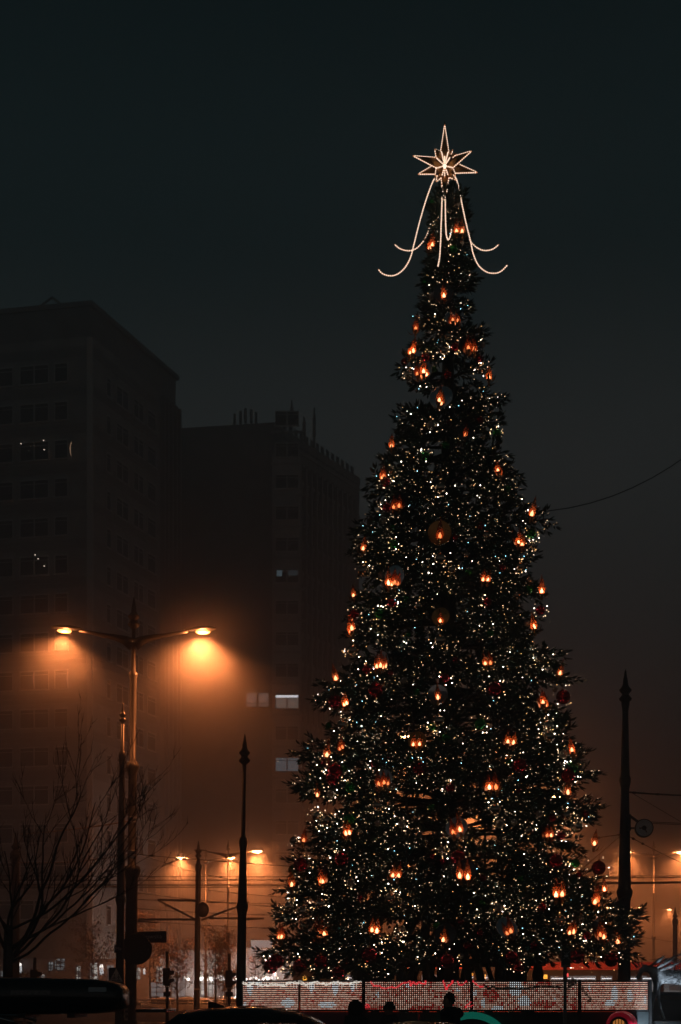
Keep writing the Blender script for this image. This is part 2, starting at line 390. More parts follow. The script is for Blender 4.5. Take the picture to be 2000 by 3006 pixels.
def street_lamp(label, base, zl, span=1.85, lean=0.0, energy=(900,900), yaw=0.0, s=1.0, steps=(3.2,5.6,8.6), bands=(), lit=(1,1), tiltdeg=(0,0), size=146, k=1.0, across=0.0):
    zl = zl/k; steps = [q/k for q in steps]; bands = [q/k for q in bands]
    t = thing('street_lamp', label, 'street lamp', base, yaw, 'double-armed street lamps')
    t.rotation_euler = (0, lean, yaw); t.scale = (k,k,k)
    s_ = s
    r1, r2, r3, r4 = 0.158*s, 0.112*s, 0.094*s, 0.062*s
    z1, z2, z3 = steps
    m = MB()
    m.lathe([(0.30*s,0),(0.30*s,0.5),(0.24*s,0.6),(r1,0.75),(r1,z1-0.25),(r1*1.02,z1-0.2),(r1*1.45,z1-0.02),(r1*1.5,z1+0.05),(r1*1.3,z1+0.14),(r2,z1+0.18),
             (r2,z2-0.16),(r2*1.1,z2-0.12),(r2*1.6,z2),(r2*1.62,z2+0.06),(r2*1.2,z2+0.15),(r3,z2+0.18),
             (r3,z3-0.05),(r3*1.3,z3),(r3*1.3,z3+0.08),(r4,z3+0.12),(r4*0.8,zl-0.15),(r4*0.78,zl+0.25)], 16)
    m.build('pole', M_polel, t)
    m = MB(); finial(m, (0,0,zl+0.2), 0.72*s); m.build('finial', M_pole, t)
    for zb in bands:
        MB().lathe([(r2*1.03,0),(r2*1.1,0.01),(r2*1.1,0.05),(r2*1.03,0.06)], 14, (0,0,zb)).build('clamp_band', M_steel, t)
    for i, sg in enumerate((-1,1)):
        m = MB()
        pts = [Vector((sg*x, 0, zl+z)) for x, z in ((0.03,-0.22),(0.25,-0.10),(0.5,-0.03),(0.85,0.03),(1.15,0.09),(1.45,0.14))]
        m.tube(pts, [0.17,0.12,0.085,0.058,0.05,0.045], 8)
        m.build('arm', M_black, t)
        h = MB()
        x0 = sg*1.38; x1 = sg*(span+0.34)
        n = 9; vs = []; fs = []
        secs = [(0.0,0.05,0.04),(0.14,0.10,0.07),(0.34,0.155,0.10),(0.6,0.165,0.095),(0.74,0.12,0.07),(0.83,0.05,0.035)]
        zc = zl+0.17
        for u, hw, hh in secs:
            for j in range(10):
                a = 2*PI*j/10
                zz = math.sin(a)*hh; zz = zz if zz > 0 else zz*0.35
                vs.append((x0+sg*u, math.cos(a)*hw, zc+zz+u*0.05))
        for q in range(len(secs)-1):
            for j in range(10):
                j2 = (j+1) % 10
                fs.append((q*10+j, q*10+j2, (q+1)*10+j2, (q+1)*10+j))
        fs += [tuple(range(9,-1,-1)), tuple((len(secs)-1)*10+j for j in range(10))]
        h.add(vs, fs, True); ho = h.build('lamp_head', M_black, t)
        if not lit[i]: continue
        g = MB()
        prof = [(-0.20,0.05,-0.055),(-0.12,0.11,-0.085),(0.06,0.125,-0.095),(0.2,0.09,-0.075),(0.27,0.03,-0.045)]
        vs = []; fs = []
        for u, hw, dzz in prof:
            vs += [(x0+sg*(0.45+u), -hw, zc-0.012), (x0+sg*(0.45+u), -hw*0.6, zc+dzz), (x0+sg*(0.45+u), hw*0.6, zc+dzz), (x0+sg*(0.45+u), hw, zc-0.012)]
        for q in range(len(prof)-1):
            for j in range(3): fs.append((q*4+j, q*4+j+1, (q+1)*4+j+1, (q+1)*4+j))
        g.add(vs, fs, True); lo_ = g.build('lens', M_lens if k > 1 else M_lensf, ho)
        if k > 1.0:
            cm = Vector((x0+sg*0.45,0,zc-0.03)); lo_.location = cm*0.2; lo_.scale = (0.8,)*3
        if k == 1.0:
            cm = Vector((x0+sg*0.45,0,zc-0.03)); lo_.location = cm-cm*1.35; lo_.scale = (1.35,)*3
        L = bpy.data.lights.new('sodium_bulb', 'SPOT'); L.energy = energy[i]; L.color = SOD
        L.spot_size = math.radians(size); L.spot_blend = 0.85; L.shadow_soft_size = 0.10; lamp_falloff(L, 2.2 if k > 1 else 1.0)
        lo = bpy.data.objects.new('sodium_bulb', L); col.objects.link(lo); lo.parent = t
        lo.location = (x0+sg*0.47, 0, zc-0.13); lo.rotation_euler = (math.radians(across), math.radians(tiltdeg[i]), 0)
        L = bpy.data.lights.new('sodium_glow', 'POINT'); L.energy = energy[i]*(0.022 if k > 1 else 0.05); L.color = SOD; L.shadow_soft_size = 0.06; lamp_falloff(L, 2.2 if k > 1 else 1.0)
        lo = bpy.data.objects.new('sodium_glow', L); col.objects.link(lo); lo.parent = t; lo.location = (x0+sg*0.47, 0, zc-0.20)
    return t
E0 = 2900
# the near one, left of the tree
d0 = 44.0
street_lamp('near double-armed street lamp left of the tree, glowing orange in the fog', PG(383,d0), P(0,1868,d0).z, lean=math.radians(0.45), energy=(E0*0.32,E0*0.92), steps=(P(0,2560,d0).z,P(0,2255,d0).z,P(0,1985,d0).z), bands=(P(0,2405,d0).z,P(0,2418,d0).z,P(0,2503,d0).z,P(0,2508,d0).z,P(0,2515,d0).z,P(0,2520,d0).z), tiltdeg=(8,4), k=1.158)
street_lamp('far street lamp between the two tram poles, both arms lit', PG(604,107), 11.9, energy=(E0*5.6,E0*5.6), s=0.8)
street_lamp('far street lamp left of the big tram pole, only its right arm lit', PG(670,92), 10.85, energy=(0,E0*6.2), lit=(0,1), s=0.8)
street_lamp('far street lamp right of the clock pole, both arms lit', PG(1920,97), 11.3, energy=(E0*3.8,E0*3.8), s=0.85)
street_lamp('very far street lamp behind the right side of the tree', PG(1836,167), 11.9, energy=(E0*3.8,E0*3.8), s=0.8)
street_lamp('very far street lamp near the right edge of the picture', PG(1996,172), 11.9, energy=(E0*3.8,E0*3.8), s=0.8, yaw=0.6)
street_lamp('very far street lamp seen through a gap in the middle of the tree', PG(1382,165), 11.5, energy=(E0*3.8,E0*3.8), s=0.8, yaw=1.2)
street_lamp('very far street lamp hidden low behind the left half of the tree', PG(1130,100), 11.5, energy=(E0*3.8,E0*3.8), s=0.8, yaw=0.3)
street_lamp('street lamp close behind the tree, its glow showing through the branch gaps', PG(1330,56), 11.6, across=32, energy=(E0*2.6,E0*2.4), s=0.9, yaw=0.25)
street_lamp('unseen street lamp added behind the right half of the tree for the tram roofs', PG(1500,62), 10.2, across=32, energy=(E0*3.4,E0*2.6), s=0.9, yaw=0.1)  # added lamp, unseen behind the tree, brightens the tram roofs and fog

def tram_pole(label, pxb, pxt, pyt, d, rb=0.165, rings=(), bands=(), s=1.0, m=M_pole):
    base = PG(pxb, d); top = P(pxt, pyt, d)
    H = top.z-1.2*s*0.72
    lean = math.atan2(top.x-base.x, top.z)
    t = thing('tram_pole', label, 'pole', base, 0, 'tall tram and lamp poles'); t.rotation_euler = (0, lean, 0)
    prof = [(rb*1.5,0),(rb*1.5,0.4),(rb*1.2,0.55)]
    r = rb
    for z in rings:
        prof += [(r,z-0.28),(r*1.05,z-0.2),(r*1.38,z-0.04),(r*1.4,z+0.03),(r*1.1,z+0.12)]
        r *= 0.72
    prof += [(r,(rings[-1] if rings else 0.6)+0.15),(r*0.88,H)]
    MB().lathe(prof, 14).build('pole', m, t)
    q = MB(); finial(q, (0,0,H-0.02), 0.72*s); q.build('finial', m, t)
    for zb in bands: MB().lathe([(r*1.12,0),(r*1.2,0.012),(r*1.2,0.045),(r*1.12,0.055)], 14, (0,0,zb)).build('clamp_band', M_steel, t)
    return t
zz = lambda py, d: P(0,py,d).z
tp_mid = tram_pole('tall tram pole standing just left of the tree and the light fence', 705, 719, 2152, 40, rb=0.122, rings=(zz(2662,40),zz(2472,40)), bands=[zz(y,40) for y in (2550,2560,2582,2592)])
tp_small = tram_pole('shorter tram pole with bracket arms left of the big one', 577, 583, 2466, 69, rb=0.125, rings=(zz(2545,69),), bands=())
tp_back = tram_pole('slim tram pole right behind the near street lamp', 349, 361, 2060, 42.5, rb=0.112, rings=(zz(2640,42.5),zz(2220,42.5)), bands=[zz(y,42.5) for y in (2532,2540,2552,2561,2580,2590,2598,2606)], s=0.7)
tp_right = tram_pole('tall tram pole carrying the clock right of the tree', 1832, 1837, 1962, 36, rb=0.148, rings=(zz(2620,36),zz(2290,36),zz(2062,36)), bands=[zz(y,36) for y in (2302,2312,2318,2328,2442,2454)])
tp_left = tram_pole('dim tram pole behind the bare branches at the left edge', 44, 46, 2440, 50, rb=0.14, rings=(zz(2510,50),), bands=[zz(y,50) for y in (2560,2585)])
tp_fr = tram_pole('distant tram pole at the far right edge', 1982, 1983, 2660, 80, rb=0.13, rings=(zz(2706,80),))
# ================================================================== CHRISTMAS TREE
TD = 32.0
S = TD/41.0           # sizes below are for a tree 41 m away
TX = P(1316, 0, TD).x
PPM = F/TD
def tz(yo): return CZ+(HY-yo*1.27551)/PPM
PROF = [(452,26),(500,36),(560,48),(640,58),(700,66),(760,78),(840,100),(915,122),(1000,130),(1100,165),(1160,185),(1235,225),(1300,228),(1400,252),(1500,266),(1575,288),(1650,290),(1750,325),(1860,350),(1940,380),(2080,415),(2200,450)]
PROF = [(tz(a), b*1.27551/PPM) for a, b in PROF][::-1]
def TR(z):
    if z <= PROF[0][0]: return PROF[0][1]
    for (z0,r0),(z1,r1) in zip(PROF, PROF[1:]):
        if z <= z1: return r0+(r1-r0)*(z-z0)/(z1-z0)
    return PROF[-1][1]
M_needle = mat('fir_needles', (0.024,0.072,0.054), 0.5, noise=0.45, nscale=3.0)
M_needle2 = mat('fir_needles_olive', (0.045,0.052,0.016), 0.5, noise=0.45, nscale=3.0)
M_frameb = mat('tree_frame_steel', (0.02,0.021,0.02), 0.5, 0.2)
tree = thing('christmas_tree', 'huge lit Christmas tree of dark artificial fir branches', 'christmas tree', (TX, TD, 0))
TOPZ = tz(470)
MB().tube([(0,0,0),(0,0,8),(0,0,TOPZ)], [0.27,0.21,0.10], 12).build('trunk', M_frameb, tree)
# splayed legs and braces of the steel frame below the lowest branches
def sv(x, y, z): return (x*S, y*S, CZ+(z-CZ)*S)
for k in range(8):
    a = 2*PI*k/8+0.2; c_, s_ = math.cos(a), math.sin(a); c2, s2 = math.cos(a+PI/4), math.sin(a+PI/4)
    MB().bar((3.3*c_*S,3.3*s_*S,0.0), sv(0.25*c_,0.25*s_,5.6), 0.14).build('frame_leg', M_frameb, tree)
    MB().bar(sv(2.9*c_,2.9*s_,2.55), sv(2.9*c2,2.9*s2,2.55), 0.10).build('frame_ring_bar', M_frameb, tree)
    MB().bar(sv(3.0*c_,3.0*s_,3.1), sv(1.7*c2,1.7*s2,1.3), 0.08).build('frame_brace', M_frameb, tree)
    MB().lathe([(0.02,0.0),(0.10,0.03),(0.13,0.35),(0.08,0.62),(0.035,0.8),(0.03,1.5)], 10, sv(2.6*math.cos(a+0.3),2.6*math.sin(a+0.3),1.75)).build('cable_sleeve', M_frameb, tree)
for z, rr in ((4.7,2.6),(7.3,2.2),(10.2,1.6)):
    for k in range(6):
        a = 2*PI*k/6; c_, s_ = math.cos(a), math.sin(a)
        MB().tube([sv(0.2*c_,0.2*s_,z-0.1), sv(rr*c_,rr*s_,z+0.1)], 0.055, 6).build('frame_spoke', M_frameb, tree)
        MB().tube([sv(rr*c_,rr*s_,z+0.1), sv(rr*c_,rr*s_,z+2.4)], 0.028, 5).build('frame_rod', M_frameb, tree)

def blade(vs, fs, base, d, L, wd, side):
    """one needle bundle: a folded lance-shaped leaf"""
    tip = base+d*L; mid = base+d*(L*0.45)
    o = len(vs)
    up = side.cross(d)*wd*0.25
    vs += [base, mid+side*wd*0.5-up, tip, mid-side*wd*0.5-up]
    fs += [(o,o+1,o+2),(o,o+2,o+3)]
def make_branch(L, seed):
    """fir limb along +x, length L; returns the mesh and sites where lights can hang"""
    r = random.Random(seed); vs = []; fs = []; sites = []
    droop = 0.10
    def axis(t):
        x = L*t
        return Vector((x, 0.06*L*math.sin(t*3+seed)*0.4, L*(0.16*t-0.30*t*t+0.13*t**3)*1.15))
    mb = MB(); mb.tube([axis(i/6) for i in range(7)], [0.045*(1-0.8*i/6)+0.012 for i in range(7)], 5)
    vs = [Vector(v) for v in mb.v]; fs = list(mb.f)
    def brush(p0, dirv, Lb, dens):
        dirv = dirv.normalized()
        u = dirv.cross(Vector((0,0,1)))
        u = u.normalized() if u.length > 1e-3 else Vector((1,0,0))
        v = u.cross(dirv)
        n = max(4, int(Lb*dens))
        for i in range(n):
            t = (i+r.random())/n
            b = p0+dirv*(Lb*t)
            a = r.random()*2*PI
            rad = u*math.cos(a)+v*math.sin(a)*0.75
            d = (dirv*r.uniform(0.7,1.15)+rad*r.uniform(0.5,0.95)).normalized()
            sd = d.cross(Vector((r.uniform(-1,1),r.uniform(-1,1),r.uniform(-1,1))))
            sd = sd.normalized() if sd.length > 1e-3 else u
            blade(vs, fs, b, d, r.uniform(0.17,0.30)*(1.0-0.25*t), r.uniform(0.05,0.078), sd)
        for q in range(3):   # the leading tip
            blade(vs, fs, p0+dirv*Lb, (dirv+Vector((r.uniform(-.3,.3),r.uniform(-.3,.3),r.uniform(-.2,.3)))).normalized(), 0.24, 0.065, u)
        sites.append(p0+dirv*Lb*r.uniform(0.5,1.0)+Vector((0,0,0.04)))
        sites.append(p0+dirv*Lb*r.uniform(0.1,0.7)+v*r.choice((-1,1))*0.09)
    t0 = 0.18 if L < 1.5 else (0.28 if L < 3 else 0.36)
    brush(axis(t0), axis(1.0)-axis(t0), (axis(1.0)-axis(t0)).length, 17)
    nsb = int(L*(1-t0)*9)+5
    for i in range(nsb):
        t = t0+(1-t0)*(i+0.5*r.random())/nsb
        sg = 1 if i % 2 else -1
        ang = r.uniform(0.55,1.15)
        Lb = min(1.05, 0.28+0.26*L)*(1.0-0.62*(t-t0)/(1-t0))*r.uniform(0.65,1.15)
        d = Vector((math.cos(ang), sg*math.sin(ang), r.uniform(-0.45,0.38)))
        p = axis(t)
        brush(p, d, Lb, 21)
        if Lb > 0.5:
            for q in range(2):
                d2 = d+Vector((0.3, sg*r.uniform(-0.7,0.7), r.uniform(-0.6,0.5)))
                brush(p+d*Lb*r.uniform(0.3,0.75), d2, Lb*0.5, 20)
    me = bpy.data.meshes.new('branch'); me.from_pydata([tuple(v) for v in vs], [], fs)
    nf = len(mb.f)
    me.materials.append(M_needle); me.materials.append(M_needle2); me.materials.append(M_frameb)
    me.polygons.foreach_set('material_index', [2]*nf+[1 if r.random() < 0.16 else 0 for _ in range(len(fs)-nf)])
    me.update()
    return me, sites
LENS = [0.55,0.85,1.2,1.7,2.3,3.0,3.8,4.6,5.4]
BR = {}
def branch_mesh(L, k):
    Lc = min(LENS, key=lambda q: abs(q-L))
    if (Lc, k) not in BR: BR[(Lc, k)] = make_branch(Lc, int(Lc*100)+k*17)
    return Lc, BR[(Lc, k)]
rb = random.Random(5)
def lump(a, z):       # slow wobble of the outline round the tree
    return 0.55*math.sin(2*a+0.8*z/S+0.4)+0.42*math.sin(4*a-1.3*z/S+1.3)+0.3*math.sin(1.9*z/S+6*a)
rings = []
z = tz(2178)
tipz = [tz(y) for y in (2195,2085,1945,1860,1760,1575,1405,1235,1130,1050,905,785)]
while z < TOPZ-0.1:
    Rz = TR(z)
    near = min(abs(z-q) for q in tipz)/S
    k = 1.03 if near < 0.30 else (0.94 if near < 0.6 else 0.87)
    n = max(7, int(2*PI*Rz/S/1.70)+1)
    rings.append((z, Rz*k, n, near))
    z += (0.84 if Rz > 2.5*S else (0.62 if Rz > 1.0*S else 0.42))*S
GAPS = [(1368,2172,8),(1388,2250,12),(1362,2370,30),(1470,2365,22),(1430,2490,34),(1040,2405,22),(1130,2525,34),(1165,2640,34),(1370,2050,18),(1560,2000,22),(1265,1850,14),(1425,1890,14),(1510,2130,16),(1600,2290,20),(960,2560,16)]
BULBS = []
cnt = 0
for ri, (z, Rz, n, near) in enumerate(rings):
    off = rb.random()*PI
    for j in range(n):
        a = off+2*PI*(j+rb.uniform(-0.36,0.36))/n
        w_ = lump(a, z)
        L = Rz*(rb.uniform(0.88,1.03)+0.08*w_)
        if near < 0.35 and rb.random() < 0.3: L = Rz*rb.uniform(1.0,1.10)
        da = abs((a+PI/2+PI) % (2*PI)-PI)
        if w_ < (-0.62 if z < tz(1500) else -0.9) and rb.random() < 0.8: continue
        if da < 0.10 and rb.random() < 0.35: continue
        if rb.random() < 0.06: continue
        hole = False
        for t_ in (0.5,0.72,0.95):
            pt = Vector((TX+math.cos(a)*L*t_, TD+math.sin(a)*L*t_, z))
            gx_, gy_ = CX+pt.x/pt.y*F, HY-(pt.z-CZ)/pt.y*F
            if any((gx_-hx)**2+(gy_-hy)**2 < (hr*0.8+8)**2 for hx, hy, hr in GAPS): hole = True
        if hole and rb.random() < 0.6: continue
        Lc, (me, sites) = branch_mesh(L/S, rb.randrange(3))
        pitch = rb.uniform(-0.13,0.10) + (0.22 if z > tz(900) else 0.0)
        o = link('branch', me, tree)
        o.location = (0,0,z+rb.uniform(-0.26,0.26)*S); o.rotation_euler = (rb.uniform(-0.6,0.6), -pitch, a)
        q_ = L/Lc
        o.scale = (q_,)*3
        cnt += 1
        Mx = Matrix.Translation(Vector((TX,TD,0))+Vector(o.location)) @ o.rotation_euler.to_matrix().to_4x4() @ Matrix.Scale(q_, 4)
        for s in sites:
            BULBS.append((Mx @ s, w_))
print('branches', cnt, 'sites', len(BULBS), 'blade faces', sum(len(m.polygons) for m, _ in BR.values()))
# crown top: short upright sprays round the mast
for j in range(7):
    Lc, (me, sites) = branch_mesh(0.85, j % 3)
    o = link('branch', me, tree); a = 2*PI*j/7
    o.location = (0,0,TOPZ-0.55*S); o.rotation_euler = (0, -1.05+0.2*(j % 2), a); o.scale = (S,S,S)
# ---- fairy lights: thousands of small bulbs on the branches, nobody could count them
M_b1 = glow('fairy_warm', (1.0,0.64,0.38), 5.0)
M_b2 = glow('fairy_white', (1.0,0.82,0.68), 20.0)
M_b3 = glow('fairy_blue', (0.30,0.78,1.0), 9.0)
M_b4 = glow('fairy_amber', (1.0,0.50,0.18), 4.0)
M_b5 = glow('fairy_dim', (1.0,0.60,0.34), 1.2)
rb.shuffle(BULBS)
mb = MB(); idx = []
nb = 0
for p, w_ in BULBS:
    rel = Vector((p.x-TX, p.y-TD, 0)); rr = rel.length/max(0.3, TR(p.z))
    if rr < 0.45 or nb >= 15500: continue
    if w_ < -0.3 and rb.random() < 0.35: continue
    u = rb.random()
    q = p+rel.normalized()*0.05*S+Vector((rb.uniform(-.03,.03),rb.uniform(-.03,.03),rb.uniform(-.03,.05)))
    k, r_ = (0, rb.uniform(0.008,0.015)) if u < 0.44 else ((1, rb.uniform(0.010,0.023)) if u < 0.475 else ((2, 0.015) if u < 0.50 else ((3, 0.014) if u < 0.64 else (4, rb.uniform(0.009,0.015)))))
    mb.ico(q, r_*S*0.64); idx += [k]*20; nb += 1
# ---- ornaments
def on_tree(px, py, k=1.0, front=True):
    """point of the tree's front surface seen at the photo pixel"""
    d = TD
    for _ in range(6):
        p = P(px, py, d); r = TR(p.z)*k
        dx = p.x-TX
        dy = -math.sqrt(max(0.0, r*r-dx*dx))
        d = TD+dy
    p = P(px, py, d)
    return p, math.atan2(p.y-TD, p.x-TX)
ORD = ['uppermost','second from the top','third from the top','fourth from the top','fifth from the top','sixth from the top','seventh from the top','eighth from the top','ninth from the top','tenth from the top','eleventh from the top','twelfth from the top']
ORD += ['%s from the top' % q for q in 'thirteenth fourteenth fifteenth sixteenth seventeenth eighteenth nineteenth twentieth twenty-first twenty-second twenty-third twenty-fourth twenty-fifth'.split()]
def strip(px, py):
    zt = P(0, py, TD).z; u = (px-1316)/(TR(zt)*PPM)
    return ('on the left edge of tree' if u < -0.72 else 'in the left half of the tree' if u < -0.22 else 'down the middle of the tree' if u < 0.22 else 'in the right half of the tree' if u < 0.72 else 'on the right edge of tree')
class Labels:
    def __init__(s): s.items = {}
    def add(s, o, key, py): s.items.setdefault(key, []).append((py, o))
    def write(s, cat, group):
        for key, lst in s.items.items():
            for i, (py, o) in enumerate(sorted(lst, key=lambda q: q[0])):
                tag(o, '%s %s, %s' % (key[0], key[1], ORD[i].replace('from the top','from top')), cat, group)
# flame candles
M_fl = bpy.data.materials.new('amber_flame_shell'); M_fl.use_nodes = True
t = M_fl.node_tree; t.nodes.clear()
o_ = t.nodes.new('ShaderNodeOutputMaterial'); tr = t.nodes.new('ShaderNodeBsdfTransparent'); tr.inputs[0].default_value = (1.0,0.80,0.66,1)
tl = t.nodes.new('ShaderNodeBsdfTranslucent'); tl.inputs[0].default_value = (0.80,0.20,0.055,1)
gl = t.nodes.new('ShaderNodeBsdfGlossy'); gl.inputs[0].default_value = (0.6,0.5,0.4,1); gl.inputs[1].default_value = 0.15
m1 = t.nodes.new('ShaderNodeMixShader'); m1.inputs[0].default_value = 0.42
m2 = t.nodes.new('ShaderNodeMixShader'); m2.inputs[0].default_value = 0.10
t.links.new(tr.outputs[0], m1.inputs[1]); t.links.new(tl.outputs[0], m1.inputs[2]); t.links.new(m1.outputs[0], m2.inputs[1]); t.links.new(gl.outputs[0], m2.inputs[2]); t.links.new(m2.outputs[0], o_.inputs['Surface'])
M_bulb = glow('candle_bulb', (1.0,0.50,0.27), 8.0, 'AUTO'); M_bulbd = glow('candle_bulb_dim', (1.0,0.36,0.14), 3.5, 'AUTO'); M_bulbb = glow('candle_bulb_bright', (1.0,0.48,0.26), 13.0, 'AUTO')
M_disc = mat('mirror_disc', (0.85,0.88,0.92), 0.12, 1.0, noise=0.15, nscale=2.0)
M_discd = mat('mirror_disc_dark', (0.10,0.10,0.10), 0.18, 1.0, noise=0.3, nscale=2.0)
M_disca = mat('mirror_disc_amber', (0.75,0.36,0.12), 0.3, 1.0, noise=0.2, nscale=2.0)
M_gold = mat('gold_leaf_metal', (0.55,0.30,0.12), 0.3, 1.0)
flame_me = MB().lathe([(0.055,0.0),(0.095,0.06),(0.115,0.14),(0.112,0.22),(0.085,0.34),(0.05,0.46),(0.022,0.56),(0.004,0.64)], 12).mesh('flame', M_fl)
bulb_mes = [MB().lathe([(0.03,0.02),(0.045,0.05),(0.052,0.09),(0.042,0.13),(0.018,0.17),(0.003,0.20)], 10).mesh('bulb', q) for q in (M_bulb,M_bulb,M_bulbd,M_bulbb)]
sock_me = MB().lathe([(0.035,-0.20),(0.045,-0.18),(0.045,-0.03),(0.07,-0.02),(0.07,0.02)], 10).mesh('candle_holder', M_gold)
disc_me = {k: MB().lathe([(0.36,0),(0.385,0.008),(0.385,0.022),(0.36,0.03)], 32).mesh('mirror_disc', m) for k, m in ((1,M_disc),(2,M_discd),(3,M_disca))}
def leaf_mesh():
    vs = []; fs = []
    for i in range(6):
        t = i/5; x = 0.10+0.22*t; zc = -0.14+0.20*t*t; wd = 0.035*math.sin(PI*(0.12+0.85*t))
        vs += [(x,-wd,zc+0.012),(x,0,zc),(x,wd,zc+0.012)]
    for i in range(5):
        for j in range(2): fs.append((i*3+j, i*3+j+1, i*3+j+4, i*3+j+3))
    return MB().add(vs, fs, True).mesh('bracket_leaf', M_gold)
leaf_me = leaf_mesh()
LB = Labels()
CAND = [(1349,679,2,0),(1266,722,2,0),(1304,870,1,2),(1338,941,2,1),(1221,965,1,0),(1210,1030,2,0),(1384,1023,2,2),(1235,1097,2,1),(1436,1107,1,0),(1290,1173,1,1),(1367,1274,1,2),(1150,1307,1,0),(1125,1398,2,0),(1465,1384,2,2),
 (1164,1485,2,2),(1562,1508,1,0),(1292,1576,1,3),(1067,1607,1,0),(1528,1595,2,2),(1150,1707,2,1),(1426,1701,2,0),(1038,1746,1,0),(1591,1735,1,0),(1293,1820,1,3),(1032,1848,2,0),(1112,1955,2,1),(986,1992,1,0),(1015,2068,2,0),(1286,2050,1,1),
 (1568,1838,1,0),(1433,1948,2,0),(1645,1975,1,0),(1598,2066,2,2),(1223,2184,2,3),(1002,2197,2,0),(960,2215,1,0),(1120,2301,2,1),(932,2333,1,0),(1021,2446,2,0),(892,2465,1,0),(1500,2178,2,2),(1680,2205,2,2),(1447,2310,2,2),(1668,2323,1,0),
 (1341,2441,2,1),(1613,2452,2,2),(1746,2475,1,0),(857,2595,1,0),(945,2585,2,2),(1162,2570,2,0),(824,2751,2,0),(945,2745,2,0),(1100,2727,2,0),(1362,2574,2,2),(1642,2626,2,0),(1775,2612,1,0),(1750,2647,2,0),(1501,2736,1,1),(1302,2755,1,2),(1679,2736,2,0),(1768,2748,2,2),(1814,2763,1,0)]
rc = random.Random(3)
for px, py, n, dk in CAND:
    p, a = on_tree(px, py, 1.09)
    side = math.cos(a)
    t = thing('candle_ornament', None, None, p, a+PI/2)     # local -y faces outwards
    yaw_off = rc.uniform(-0.35,0.35)
    t.rotation_euler = (rc.uniform(-0.2,0.2), rc.uniform(-0.22,0.22), a+PI/2+ (0.55*side if n == 2 else 0)+yaw_off)
    k_ = S*rc.uniform(0.62,0.86); t.scale = (k_,k_,k_)
    xs = (-0.125,0.125) if n == 2 else (0.0,)
    for k, x in enumerate(xs):
        zo = rc.uniform(-0.04,0.04)
        f = link('flame', flame_me, t, (x,0,zo-0.10)); f.scale = (1,1,rc.uniform(0.85,1.1))
        link('bulb', rc.choice(bulb_mes), f)
        link('candle_holder', sock_me, t, (x,0,zo-0.10))
    for k in range(3):
        l = link('bracket_leaf', leaf_me, t, (0,0,-0.12)); l.rotation_euler = (0,0,-PI/2+(k-1)*1.25+rc.uniform(-.3,.3))
    if dk:
        dd = link('mirror_disc', disc_me[dk], t, (0.0,0.17,0.15)); dd.rotation_euler = (PI/2+rc.uniform(-0.25,0.05),0,0)
    kind = ('glowing candle pair' if n == 2 else 'single glowing candle')+{0:'',1:' with silver disc',2:' with dark disc',3:' with amber disc'}[dk]
    LB.add(t, (kind, strip(px, py)), py)
LB.write('candle ornament', 'flame candle ornaments on the tree')
